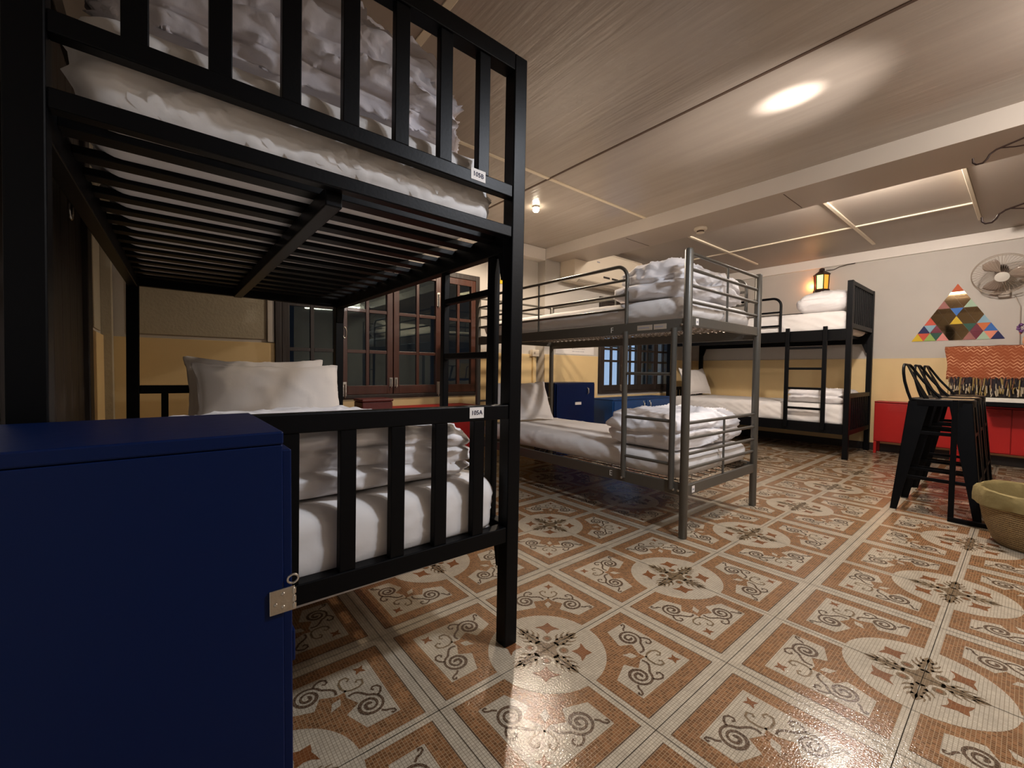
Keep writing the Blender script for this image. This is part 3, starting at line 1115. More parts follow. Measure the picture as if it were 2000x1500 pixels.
mattress(AX + 0.02, BX - 0.02, AY + 0.03, BY - 0.04, 1.213, 1.345, 12, 'upper mattress of the grey tube bunk, in a pale wrinkled sheet')
mattress(AX + 0.02, BX - 0.02, AY + 0.03, BY - 0.04, 0.306, 0.440, 14, 'lower mattress of the grey tube bunk, in a pale wrinkled sheet')
duvet((1.68, 0.497, 1.452), (0.84, 0.47, 0.205), 15, 'plump folded white duvet on the upper mattress of the grey tube bunk', 2, 0.030,
      fall=0.06, rough=0.55, rr=0.46)
duvet((1.70, 0.515, 0.553), (0.84, 0.52, 0.215), 24, 'plump folded white duvet on the lower mattress of the grey tube bunk', 2, 0.030,
      fall=0.03, rough=0.55, rr=0.46)
pillow((1.64, 2.02, 0.625), 0.62, 0.37, 0.13, 21, 'white pillow propped at the head of the grey tube bunk, lower bed', (radians(68), radians(0), radians(-2)))


# ------------------------------------------------------------------ bunk 3 (black, against the far wall)
b3 = thing('bunk_bed', (5.1, 1.3, 0), 'black bunk bed with slatted ends standing against the far wall', 'bunk bed')
K = M['black']
CX, DX, CY, DY = 4.62, 5.60, 0.218, 2.33
for (x, y) in ((CX, CY), (DX - 0.05, CY), (CX, DY - 0.05), (DX - 0.05, DY - 0.05)):
    B(x, x + 0.05, y, y + 0.05, 0, 1.90).build('post', K, b3, 0.003)
for y in (CY, DY - 0.05):
    B(CX + 0.05, DX - 0.05, y + 0.005, y + 0.045, 1.855, 1.899).build('top_rail', K, b3, 0.003)
    for z0, z1 in ((1.405, 1.455), (0.655, 0.70), (0.258, 0.308)):
        B(CX + 0.05, DX - 0.05, y + 0.005, y + 0.045, z0, z1).build('rail', K, b3, 0.003)
    for k in range(10):
        x = CX + 0.05 + 0.88 * (k + 1) / 11 - 0.012
        B(x, x + 0.024, y + 0.012, y + 0.036, 1.455, 1.855).build('baluster', K, b3, 0.002)
        B(x, x + 0.024, y + 0.012, y + 0.036, 0.308, 0.655).build('baluster', K, b3, 0.002)
for x in (CX + 0.006, DX - 0.044):
    for z0, z1 in ((1.275, 1.395), (0.262, 0.372)):
        B(x, x + 0.038, CY + 0.05, DY - 0.05, z0, z1).build('side_rail', K, b3, 0.003)
for zz in (1.345, 0.33):
    for k in range(13):
        y = CY + 0.12 + k * 0.15
        B(CX + 0.044, DX - 0.044, y, y + 0.05, zz - 0.012, zz + 0.012).build('slat', K, b3)
for (ya, sg) in ((CY + 0.05, 1), (DY - 0.05, -1)):
    g = MB()
    for x in (DX - 0.044,):
        g.add([(x, ya, 1.275), (x + 0.03, ya, 1.275), (x, ya + sg * 0.05, 1.275), (x + 0.03, ya + sg * 0.05, 1.275),
               (x, ya, 1.17), (x + 0.03, ya, 1.17), (x, ya + sg * 0.01, 1.17), (x + 0.03, ya + sg * 0.01, 1.17)],
              [(0, 1, 3, 2), (4, 6, 7, 5), (0, 2, 6, 4), (1, 5, 7, 3), (2, 3, 7, 6), (0, 4, 5, 1)])
    g.build('gusset', K, b3)
guard(CX + 0.025, 0.895, DY - 0.03, 1.795, (1.63, 1.47), 1.38, b3, K, (1.60,), 0.014, 0.09)
guard(DX - 0.025, 0.45, DY - 0.03, 1.70, (1.55,), 1.38, b3, K, (1.40,), 0.012, 0.08)
lx = CX - 0.013
ld = B(lx - 0.012, lx + 0.014, 0.785, 0.825, 0.30, 1.43).box(lx - 0.012, lx + 0.014, 0.425, 0.465, 0.30, 1.43).build('ladder', K, b3, 0.003)
for z in (0.522, 0.745, 0.968, 1.200):
    B(lx - 0.010, lx + 0.012, 0.465, 0.785, z - 0.013, z + 0.013).build('rung', K, ld, 0.003)

mattress(CX + 0.05, DX - 0.05, CY + 0.06, DY - 0.07, 1.360, 1.600, 31, 'upper mattress of the far black bunk, smooth and cream lit')
mattress(CX + 0.05, DX - 0.05, CY + 0.06, DY - 0.07, 0.345, 0.575, 33, 'lower mattress of the far black bunk, with fine lengthwise creases')
duvet((5.02, 0.53, 1.715), (0.70, 0.50, 0.22), 35, 'rounded white duvet on the upper mattress of the far black bunk', 1, 0.010, dome=0.08, rr=0.49)
duvet((5.12, 0.58, 0.655), (0.74, 0.54, 0.15), 37, 'small folded white duvet on the lower mattress of the far black bunk', 2, 0.016)
pillow((5.05, 2.12, 0.780), 0.68, 0.38, 0.13, 39, 'white pillow propped at the head of the far black bunk, lower bed', (radians(70), 0, 0))


# ------------------------------------------------------------------ lockers and cabinets
def steel_locker(name, x0, x1, y0, y1, z1, label, face='y'):
    o = thing(name, ((x0 + x1) / 2, (y0 + y1) / 2, 0), label, 'locker')
    B(x0, x1, y0 + 0.0, y1, 0.0, z1 - 0.030).build('body', M['blue'], o, 0.003)
    B(x0 - 0.0, x1 + 0.002, y0 - 0.002, y1 + 0.001, z1 - 0.0275, z1).build('lid', M['blue'], o, 0.003)
    return o


lk = thing('steel_locker', (-1.03, -0.10, 0), 'large royal blue metal locker filling the lower left foreground', 'locker')
LX0, LX1, LY0, LY1, LZ = -1.235, -0.823, -0.268, 0.066, 0.82
B(LX0, LX1, LY0, LY1, 0.0, LZ - 0.020).build('body', M['blue'], lk, 0.002)
B(LX0, LX1 + 0.001, LY0 - 0.001, LY1, LZ - 0.0192, LZ).build('lid', M['blue'], lk, 0.0025)
B(LX1 + 0.0005, LX1 + 0.014, LY0 + 0.012, LY1 - 0.01, 0.03, LZ - 0.03).build('door', M['blue'], lk, 0.002)
B(LX1 + 0.014, LX1 + 0.020, LY0 + 0.02, LY0 + 0.05, 0.45, 0.50).build('tab', M['blue'], lk, 0.002)
# zinc hasp wrapped round the front right edge
hp = MB().box(LX1 - 0.020, LX1 + 0.0145, LY0 - 0.0035, LY0 - 0.0005, 0.545, 0.582).build('hasp', M['chrome'], lk, 0.001)
for (dx, dz) in ((-0.002, 0.574), (-0.002, 0.554), (-0.012, 0.560)):
    MB().lathe([(0.0030, 0.0), (0.0022, -0.0015), (0.0008, -0.002)], (LX1 + dx, LY0 - 0.0036, dz), 10, axis='y').build('rivet', M['chrome'], hp)
MB().tube([(LX1 + 0.012 + 0.0075 * cos(a), LY0 - 0.002, 0.593 + 0.0065 * sin(a)) for a in [2 * pi * k / 18 for k in range(18)]], 0.0017, 8, True)\
    .build('ring', M['chrome'], hp, smooth=True)
for z in (0.552, 0.563, 0.575):
    MB().tube([(LX1 + 0.0135, LY0 - 0.003, z - 0.004), (LX1 + 0.0135, LY0 - 0.003, z + 0.004)], 0.003, 8).build('knuckle', M['chrome'], hp, smooth=True)


def pull(parent, x, y, z):
    return MB().tube([(x, y, z + 0.035), (x, y - 0.018, z + 0.025), (x, y - 0.02, z - 0.02), (x, y - 0.004, z - 0.04)], 0.006, 8,
                     rs=[0.004, 0.008, 0.007, 0.003]).build('handle', M['chrome'], parent, smooth=True)


tl = thing('tall_cabinet', (2.5, 2.32, 0), 'tall dark blue metal cabinet with a white tag, behind the grey tube bunk', 'cabinet')
B(2.20, 2.838, 2.17, 2.48, 0.0, 0.787).build('body', M['blue'], tl, 0.003)
dd = B(2.215, 2.823, 2.155, 2.1695, 0.03, 0.772).build('door', M['blue'], tl, 0.002)
pull(dd, 2.70, 2.155, 0.695)
MB().box(2.50, 2.60, 2.153, 2.1545, 0.545, 0.575).build('name_tag', M['paper'], dd)

lb = thing('low_cabinet', (3.8, 2.3, 0), 'low blue two-door cabinet under the small window', 'cabinet')
B(3.172, 4.448, 2.165, 2.465, 0.0, 0.566).build('body', M['blue2'], lb, 0.003)
B(3.165, 4.455, 2.150, 2.47, 0.568, 0.582).build('top', M['blue2'], lb, 0.003)
for (a, b, hx) in ((3.19, 3.845, 3.79), (3.865, 4.435, 3.93)):
    dd = B(a, b, 2.150, 2.1645, 0.03, 0.55).build('door', M['blue2'], lb, 0.002)
    pull(dd, hx, 2.150, 0.49)
    for z in (0.535, 0.30):
        MB().lathe([(0.010, 0), (0.008, -0.006)], (hx, 2.150, z), 10, axis='y').build('catch', M['chrome'], dd)


def red_cab_y(x0, x1, yf, label, name='red_cabinet'):
    """door face towards -Y"""
    o = thing(name, ((x0 + x1) / 2, yf + 0.18, 0), label, 'cabinet')
    B(x0, x1, yf + 0.013, yf + 0.36, 0.136, 0.588).build('body', M['red'], o, 0.003)
    B(x0 - 0.004, x1 + 0.004, yf, yf + 0.365, 0.590, 0.602).build('top', M['red'], o, 0.003)
    n = 2
    for k in range(n):
        a = x0 + 0.008 + (x1 - x0 - 0.01) * k / n
        b = x0 + (x1 - x0 - 0.008) * (k + 1) / n
        d = B(a, b, yf, yf + 0.0125, 0.145, 0.58).build('door', M['red'], o, 0.002)
        for q in range(5):
            B(b - 0.17, b - 0.05, yf - 0.004, yf - 0.0002, 0.50 + q * 0.014, 0.505 + q * 0.014).build('louvre', M['red'], d, 0.0015)
    for x in (x0 + 0.004, x1 - 0.03):
        for y in (yf + 0.016, yf + 0.33):
            B(x, x + 0.026, y, y + 0.026, 0, 0.1355).build('leg', M['red'], o, 0.002)
    return o


red_cab_y(0.06, 1.205, 2.08, 'red metal cabinet under the wide brown window behind the nearest bunk')


def red_cab_x(xf, ya, yb_, label):
    """door face towards -X, ya > yb_"""
    o = thing('red_cabinet', (xf + 0.1, (ya + yb_) / 2, 0), label, 'cabinet')
    B(xf + 0.013, xf + 0.21, yb_, ya, 0.136, 0.588).build('body', M['red'], o, 0.003)
    B(xf, xf + 0.212, yb_, ya, 0.590, 0.602).build('top', M['red'], o, 0.003)
    for k in range(2):
        a = yb_ + 0.006 + (ya - yb_ - 0.006) * k / 2
        b = yb_ + (ya - yb_ - 0.006) * (k + 1) / 2
        d = B(xf, xf + 0.0125, a, b, 0.145, 0.58).build('door', M['red'], o, 0.002)
        for q in range(5):
            B(xf - 0.004, xf - 0.0002, a + 0.06, a + 0.20, 0.50 + q * 0.014, 0.505 + q * 0.014).build('louvre', M['red'], d, 0.0015)
    for y in (yb_ + 0.003, ya - 0.029):
        for x in (xf + 0.006, xf + 0.18):
            B(x, x + 0.022, y, y + 0.026, 0, 0.1355).build('leg', M['red'], o, 0.002)
    return o


red_cab_x(5.42, 0.155, -0.50, 'red metal cabinet against the far wall, next to the black bunk')
red_cab_x(5.42, -0.515, -1.25, 'red metal cabinet against the far wall, under the white shelf behind the stools')

# things on the near red cabinet
bx = thing('keepsake_box', (0.28, 2.22, 0.602), 'dark red box lying on the red cabinet under the wide window', 'box')
B(0.165, 0.40, 2.13, 2.31, 0.602, 0.665).build('body', M['brownbox'], bx, 0.006)
B(0.160, 0.405, 2.125, 2.315, 0.667, 0.688).build('lid', M['brownbox'], bx, 0.008)
tag(MB().lathe([(0.0, 0), (0.055, 0.0), (0.07, 0.012), (0.062, 0.014), (0.0, 0.006)], (0.075 + 0.01, 2.27, 0.602), 24, caps=False)
    .build('dish', M['brownbox'], smooth=True), 'small round brown dish beside the dark red box', 'dish')

# ------------------------------------------------------------------ far wall group: shelf, covered box, flowers
sh = thing('white_shelf', (5.4, -1.1, 0.64), 'white-topped black-edged shelf along the far wall, under the draped cloth', 'shelf')
B(5.14, 5.62, -2.2, -0.70, 0.662, 0.700).build('top', M['white'], sh, 0.002)
B(5.13, 5.62, -2.2, -0.70, 0.620, 0.661).build('edge', M['black'], sh, 0.002)
for y in (-1.32, -2.19):
    B(5.58, 5.61, y, y + 0.03, 0.0, 0.620).build('leg', M['black'], sh, 0.002)

cb = tag(B(5.24, 5.60, -1.75, -0.47, 0.702, 1.195).build('storage_chest', M['darkwood'], None, 0.01),
         'dark chest hidden under the orange woven cloth', 'chest')


def cloth_cover():
    o = thing('woven_cloth', (5.4, -1.0, 1.2), 'orange-brown zigzag woven cloth with a fringe, draped over the chest by the far wall', 'cloth')
    mb = MB()
    ys = [-1.80 + (1.80 - 0.42) * k / 60 for k in range(61)]

    def sect(y):
        wob = 0.006 * sin(y * 21) + 0.004 * sin(y * 47 + 1)
        pts = [(5.60, 1.200)]
        pts += [(5.50, 1.203), (5.38, 1.205), (5.27, 1.206 + wob * 0.4), (5.235, 1.198), (5.222, 1.17)]
        for k in range(1, 9):
            z = 1.17 - k * 0.0375
            pts.append((5.222 - 0.018 * k / 8 + wob * k / 8, z))
        return pts
    n = None
    vs = []
    for i, y in enumerate(ys):
        s = sect(y)
        n = len(s)
        # the free end by the bunk hangs in slightly
        for (x, z) in s:
            tuck = 0.05 * max(0, (1.17 - z) / 0.3) if i == len(ys) - 1 else 0
            vs.append((x, y - tuck, z))
    fs = [(i * n + j, i * n + j + 1, (i + 1) * n + j + 1, (i + 1) * n + j) for i in range(len(ys) - 1) for j in range(n - 1)]
    mb.add(vs, fs)
    c = mb.build('cloth', M['textile'], o, smooth=True)
    so = c.modifiers.new('thickness', 'SOLIDIFY')
    so.thickness = 0.004
    fr = MB()
    rnd = random.Random(5)
    for k in range(300):
        y = -1.80 + (1.80 - 0.46) * k / 299 + rnd.uniform(-0.003, 0.003)
        x = 5.203 + rnd.uniform(-0.014, 0.008)
        L = rnd.uniform(0.105, 0.170)
        dy = rnd.uniform(-0.022, 0.022)
        zt = 0.885 + rnd.uniform(-0.020, 0.012)
        zm = zt - L * rnd.uniform(0.35, 0.80)
        tip = rnd.choice((0, 1, 1, 2, 2))
        fr.tube([(x, y, zt), (x - 0.008, y + dy * 0.5, zm)], 0.0050, 5, mi=rnd.choice((0, 0, 0, 0, 3, 1)))
        fr.tube([(x - 0.008, y + dy * 0.5, zm), (x - 0.004, y + dy, max(zt - L, 0.708))], 0.0044, 5, mi=tip)
    f = fr.build('fringe', [M['fr1'], M['fr2'], M['fr3'], M['fr4']], o)
    f['kind'] = 'stuff'


cloth_cover()

va = thing('flower_vase', (5.34, -0.955, 1.21), 'peach vase of purple and coral flowers on the draped cloth at the right edge', 'vase')
MB().lathe([(0.022, 0), (0.032, 0.02), (0.030, 0.06), (0.020, 0.09), (0.024, 0.11)], (5.34, -0.955, 1.211), 18).build('vase', M['peach'], va, smooth=True)
rnd = random.Random(3)
for k in range(26):
    a = rnd.uniform(0, 2 * pi)
    el = rnd.uniform(0.1, 1.3)
    L = rnd.uniform(0.06, 0.12)
    p0 = Vector((5.34, -0.955, 1.315))
    p1 = p0 + Vector((cos(a) * cos(el), sin(a) * cos(el), sin(el) * 0.8)) * L
    fl = MB().tube([p0, p0.lerp(p1, 0.5) + Vector((0, 0, 0.01)), p1], 0.0022, 5)
    r = rnd.uniform(0.008, 0.018)
    fl.lathe([(0.001, -r), (r, -r * 0.3), (r * 0.9, r * 0.4), (0.001, r)], p1, 7, 1)
    fl.build('flower', [M['petal'], M['petal2'] if rnd.random() < 0.3 else M['petal']], va)

# ------------------------------------------------------------------ bar stools
def make_stool(cx, cy, label):
    o = thing('bar_stool', (cx, cy, 0), label, 'stool', 'black metal bar stools with open hoop backs')
    s, zt = 0.155, 0.755
    K = M['black']
    # dished seat with rolled rim
    st = MB()
    ring = []
    for (f, z) in ((1.0, zt - 0.045), (1.0, zt - 0.006), (0.94, zt), (0.86, zt - 0.004), (0.5, zt - 0.007)):
        r = []
        for k in range(32):
            a = 2 * pi * k / 32
            d = (abs(cos(a)) ** 5 + abs(sin(a)) ** 5) ** (-1 / 5)
            r.append((cx + s * f * d * cos(a), cy + s * f * d * sin(a), z))
        ring.append(r)
    vs = [p for r in ring for p in r]
    fs = [(i * 32 + j, i * 32 + (j + 1) % 32, (i + 1) * 32 + (j + 1) % 32, (i + 1) * 32 + j) for i in range(4) for j in range(32)]
    fs.append(tuple(4 * 32 + j for j in range(32)))
    st.add(vs, fs)
    so = st.build('seat', K, o, smooth=True)
    # folded sheet legs, wide at the top and splayed
    for sx in (-1, 1):
        for sy in (-1, 1):
            tx, ty = cx + sx * 0.148, cy + sy * 0.148
            bx_, by_ = cx + sx * 0.212, cy + sy * 0.212
            wt, wb, th = 0.105, 0.035, 0.0035
            lg = MB()
            # two flanges meeting at the outer corner
            lg.hexa([(bx_, by_, 0), (bx_ - sx * wb, by_, 0), (bx_ - sx * wb, by_ - sy * th, 0), (bx_, by_ - sy * th, 0),
                     (tx, ty, zt - 0.02), (tx - sx * wt, ty, zt - 0.02), (tx - sx * wt, ty - sy * th, zt - 0.02), (tx, ty - sy * th, zt - 0.02)])
            lg.hexa([(bx_, by_, 0), (bx_, by_ - sy * wb, 0), (bx_ - sx * th, by_ - sy * wb, 0), (bx_ - sx * th, by_, 0),
                     (tx, ty, zt - 0.02), (tx, ty - sy * wt, zt - 0.02), (tx - sx * th, ty - sy * wt, zt - 0.02), (tx - sx * th, ty, zt - 0.02)])
            lg.build('leg', K, o)
    # foot ring and braces
    def at(z):
        t = z / 0.735
        return 0.205 + (0.145 - 0.205) * t
    for z in (0.22, 0.52):
        h = at(z)
        B(cx - h, cx + h, cy - h - 0.002, cy - h + 0.012, z, z + 0.022).build('brace', K, o, 0.002)
        B(cx - h, cx + h, cy + h - 0.012, cy + h + 0.002, z, z + 0.022).build('brace', K, o, 0.002)
        B(cx - h - 0.002, cx - h + 0.012, cy - h, cy + h, z, z + 0.022).build('brace', K, o, 0.002)
        B(cx + h - 0.012, cx + h + 0.002, cy - h, cy + h, z, z + 0.022).build('brace', K, o, 0.002)
    # hoop back on the +Y side, leaning outwards
    y0, zt2 = cy + 0.135, 0.985
    hw = 0.145
    path = []
    def lean(z, x=None):
        x = cx if x is None else x
        f = (z - 0.74) / 0.245
        return y0 + 0.045 * f - 0.125 * (1 - f) * (x - cx + hw) / (2 * hw)
    for z in (0.745, 0.80, 0.87, 0.92):
        path.append((cx - hw, z))
    for k in range(1, 8):
        a = pi - (pi / 2) * k / 8
        path.append((cx - hw + 0.055 + 0.055 * cos(a), 0.93 + 0.055 * sin(a)))
    path = path + [(2 * cx - x, z) for x, z in reversed(path)]
    h = MB().tube([(x, lean(z, x) + 0.012 * sin(pi * (z - 0.74) / 0.25), z) for x, z in path], 0.0085, 10).build('backrest', K, o, smooth=True)
    MB().hexa([(x, lean(z, x) + dy, z) for z in (0.75, 0.978) for (x, dy) in ((cx - 0.022, -0.003), (cx + 0.022, -0.003), (cx + 0.022, 0.003), (cx - 0.022, 0.003))])\
        .build('splat', K, h)
    return o


s1 = make_stool(3.085, -0.61, 'black metal bar stool at the near end of the row, by the wicker basket')


def dup(root, loc, label):
    r = root.copy()
    COL.objects.link(r)
    r.location = loc
    r['label'] = label
    for ch in list(root.children):
        c = ch.copy()
        COL.objects.link(c)
        c.parent = r
        for g in list(ch.children):
            d = g.copy()
            COL.objects.link(d)
            d.parent = c
    return r


dup(s1, (3.53, -0.61, 0), 'black metal bar stool in the middle of the row of three')
dup(s1, (3.975, -0.61, 0), 'black metal bar stool at the far end of the row, nearest the red cabinets')

# square tube floor frame in front of the stools
fs_ = thing('tube_frame_stand', (2.83, -0.98, 0), 'black square-tube frame standing between the first stool and the wicker basket', 'stand')
B(2.812, 2.838, -0.705, -0.679, 0.0265, 0.76).build('upright', M['black'], fs_, 0.002)
B(2.812, 2.838, -1.33, -1.304, 0.0265, 0.76).build('upright', M['black'], fs_, 0.002)
B(2.812, 2.838, -1.33, -0.679, 0.0, 0.026).build('foot_bar', M['black'], fs_, 0.002)

# ------------------------------------------------------------------ basket
bk = thing('wicker_basket', (2.60, -1.06, 0), 'round wicker basket with an olive cloth liner folded over its rim, right edge', 'basket')
bc = (2.60, -1.055, 0)
MB().lathe([(0.0, 0.004), (0.165, 0.0), (0.185, 0.02), (0.222, 0.12), (0.242, 0.22), (0.250, 0.272), (0.240, 0.272), (0.230, 0.21), (0.21, 0.11), (0.17, 0.02), (0.0, 0.018)],
           bc, 48, caps=False).build('body', M['wicker'], bk, smooth=True)
ln = MB()
vs, fs = [], []
prof = [(0.2510, 0.212), (0.2600, 0.216), (0.2610, 0.255), (0.2570, 0.295), (0.2470, 0.304), (0.2350, 0.292), (0.226, 0.22), (0.21, 0.14)]
for i, (r, h) in enumerate(prof):
    for j in range(64):
        a = 2 * pi * j / 64
        rr = r + (0.004 * sin(a * 9) + 0.003 * sin(a * 23 + 1)) * (1 if i in (1, 2, 3, 4) else 0.2)
        vs.append((bc[0] + rr * cos(a), bc[1] + rr * sin(a), h + 0.005 * sin(a * 5 + i)))
for i in range(len(prof) - 1):
    for j in range(64):
        fs.append((i * 64 + j, i * 64 + (j + 1) % 64, (i + 1) * 64 + (j + 1) % 64, (i + 1) * 64 + j))
ln.add(vs, fs)
ln.build('liner', M['liner'], bk, smooth=True)

# ------------------------------------------------------------------ air conditioner
ac = thing('air_conditioner', (3.25, 2.38, 1.9), 'long yellowed wall air conditioner high beside the ceiling beam', 'air conditioner')
a0, a1, ay = 2.585, 3.90, 2.495
secs = [(ay, 1.945), (2.33, 1.93), (2.285, 1.965), (2.265, 2.02), (2.265, 2.30), (2.29, 2.335), (ay, 2.34)]
mb = MB()
vs = [(a0, y, z) for y, z in secs] + [(a1, y, z) for y, z in secs]
n = len(secs)
mb.add(vs, [tuple(range(n)), tuple(n + k for k in range(n))[::-1]] + [(k, (k + 1) % n, n + (k + 1) % n, n + k) for k in range(n)])
mb.build('housing', M['acwhite'], ac, 0.006)
for k in range(3):
    MB().hexa([(a0 + 0.10, 2.325 - k * 0.014, 1.928 + k * 0.010), (a1 - 0.10, 2.325 - k * 0.014, 1.928 + k * 0.010), (a1 - 0.10, 2.318 - k * 0.014, 1.928 + k * 0.010), (a0 + 0.10, 2.318 - k * 0.014, 1.928 + k * 0.010),
               (a0 + 0.10, 2.322 - k * 0.014, 1.936 + k * 0.012), (a1 - 0.10, 2.322 - k * 0.014, 1.936 + k * 0.012), (a1 - 0.10, 2.314 - k * 0.014, 1.936 + k * 0.012), (a0 + 0.10, 2.314 - k * 0.014, 1.936 + k * 0.012)])\
        .build('louvre', M['tan'], ac)
B(a0 + 0.5, a0 + 0.62, 2.2632, 2.2652, 1.99 + 0.03, 2.042).build('display', M['darkwood'], ac)
B(a0 + 0.66, a0 + 0.78, 2.2632, 2.2652, 1.99 + 0.03, 2.042).build('display', M['darkwood'], ac)
B(a0 + 0.38, a0 + 0.43, 2.2635, 2.2652, 2.185, 2.198).build('badge', M['greyink'], ac)
MB().lathe([(0.030, 0), (0.030, -0.0015), (0.0, -0.0016)], (a1 - 0.12, 2.2648, 2.085), 20, axis='y', caps=False)\
    .build('sticker', mat('orange_sticker', (0.85, 0.42, 0.08), 0.5), ac)

# ------------------------------------------------------------------ small ceiling and wall things
sd = thing('smoke_detector', (2.645, 0.868, 2.12), 'round cream smoke detector under the ceiling beam', 'smoke detector')
MB().lathe([(0.052, 0.0), (0.054, -0.012), (0.048, -0.022), (0.034, -0.026)], (2.645, 0.868, 2.1645), 28).build('base', M['acwhite'], sd, smooth=True)
MB().lathe([(0.030, 0.0), (0.030, -0.010), (0.010, -0.014)], (2.645, 0.868, 2.1385), 20).build('sensor', M['groove'], sd, smooth=True)
MB().lathe([(0.033, 0.0), (0.032, -0.004), (0.020, -0.006)], (2.645, 0.868, 2.1240), 20).build('cap', M['acwhite'], sd, smooth=True)

dl = thing('downlight', (1.449, 1.671, 2.25), 'small lit round bulb in the left ceiling near the beam', 'lamp')
MB().lathe([(0.030, 0.0), (0.030, -0.012), (0.022, -0.016)], (1.449, 1.671, 2.2795), 20).build('holder', M['white'], dl, smooth=True)
MB().lathe([(0.018, 0.0), (0.025, -0.006), (0.026, -0.016), (0.018, -0.027), (0.004, -0.031)], (1.449, 1.671, 2.263), 20).build('bulb', M['bulb'], dl, smooth=True)

fx = thing('tube_light', (2.83, -0.2, 2.3), 'light fitting fixed to the far side of the ceiling beam', 'lamp')
B(2.801, 2.835, -0.55, 0.12, 2.30, 2.37).build('housing', M['white'], fx, 0.004)
MB().tube([(2.858, -0.52, 2.315), (2.858, 0.09, 2.315)], 0.014, 14).build('tube', mat('lit_tube', (1, 1, 1), 0.5, emit=(1, 0.9, 0.78), estr=14), fx, smooth=True)

# lantern on the far wall
lt = thing('wall_lantern', (5.56, 0.745, 1.93), 'dark metal lantern with green and amber lit glass high on the far wall', 'lantern')
LC = (5.555, 0.745)
hexr = lambda r, z, n=6: [(LC[0] + r * cos(pi / 6 + 2 * pi * k / n), LC[1] + r * sin(pi / 6 + 2 * pi * k / n), z) for k in range(n)]


def hexring(mb, prof, mi=0):
    vs = []
    for r, z in prof:
        vs += hexr(r, z)
    fs = [(i * 6 + j, i * 6 + (j + 1) % 6, (i + 1) * 6 + (j + 1) % 6, (i + 1) * 6 + j) for i in range(len(prof) - 1) for j in range(6)]
    fs += [tuple(range(6))[::-1], tuple((len(prof) - 1) * 6 + j for j in range(6))]
    mb.add(vs, fs, mi)


mb = MB()
hexring(mb, [(0.092, 2.168), (0.096, 2.178), (0.060, 2.205), (0.030, 2.225), (0.030, 2.25), (0.012, 2.262)])
mb.build('roof', M['iron'], lt)
mb = MB()
hexring(mb, [(0.050, 1.89), (0.075, 1.93), (0.092, 1.962), (0.088, 1.985), (0.070, 1.992)])
mb.build('base', M['iron'], lt)
fr = MB()
top, bot = hexr(0.080, 2.17), hexr(0.074, 1.99)
for a, b in zip(bot, top):
    fr.tube([a, b], 0.0065, 6)
fr.build('frame', M['iron'], lt)
gm = [M['lo'], M['lr'], M['lo'], M['lg'], M['lr'], M['lo']]
for k in range(6):
    a, b = hexr(0.070, 1.995)[k], hexr(0.070, 1.995)[(k + 1) % 6]
    c, d = hexr(0.075, 2.165)[(k + 1) % 6], hexr(0.075, 2.165)[k]
    cen = Vector((LC[0], LC[1], 2.08))
    q = [Vector(p) for p in (a, b, c, d)]
    inn = [p + (Vector((cen.x, cen.y, p.z)) - p).normalized() * 0.003 for p in q]
    # face pointing to -X,+Y shows green; the one to -X,-Y amber
    midp = (q[0] + q[1]) / 2
    an = math.degrees(math.atan2(midp.y - LC[1], midp.x - LC[0])) % 360
    mt_ = M['lg'] if 170 < an < 190 else (M['lo'] if 200 < an < 250 else M['lr'] if an < 170 and an > 90 else M['lo'])
    MB().add(q + inn, [(0, 1, 2, 3), (7, 6, 5, 4), (0, 4, 5, 1), (1, 5, 6, 2), (2, 6, 7, 3), (3, 7, 4, 0)]).build('glass_pane', mt_, lt)
B(5.60, 5.6495, 0.73, 0.76, 2.16, 2.20).build('bracket', M['iron'], lt)
tag(MB().tube([(5.630, 0.72, 2.24), (5.632, 0.64, 2.235), (5.630, 0.58, 2.262), (5.627, 0.50, 2.272), (5.617, 0.42, 2.276)], 0.004, 6)
    .build('lamp_cord', M['darkwood'], smooth=True), 'dark cord running from the wall lantern along the cornice', 'cord')


# triangle mirror of coloured facets
def tri_decor(name, origin, U, V, side, rows, colors, default, label, nrm, th=0.006):
    mats = []
    idx = {}
    mb = MB()
    h = side * math.sqrt(3) / 2
    s = side / rows
    hr = h / rows
    O, U, V, Nn = Vector(origin), Vector(U), Vector(V), Vector(nrm)

    def mi(k):
        if k not in idx:
            idx[k] = len(mats)
            mats.append(k)
        return idx[k]
    for r in range(rows):
        for i in range(rows - r):
            a = O + U * (s * (i + r / 2)) + V * (hr * r)
            b = a + U * s
            c = a + U * s / 2 + V * hr
            cols = [((r, 'u', i), (a, b, c))]
            if i < rows - r - 1:
                cols.append(((r, 'd', i), (c + U * s, c, b)))
            for key, tr in cols:
                m_ = colors.get(key, default)
                cen = (tr[0] + tr[1] + tr[2]) / 3
                q = [cen + (p - cen) * 0.985 for p in tr]
                vs = q + [p + Nn * th for p in q]
                mb.add(vs, [(2, 1, 0), (3, 4, 5), (0, 1, 4, 3), (1, 2, 5, 4), (2, 0, 3, 5)], mi(m_))
    o = mb.build(name, [M[k] for k in mats])
    return tag(o, label, 'wall decoration')


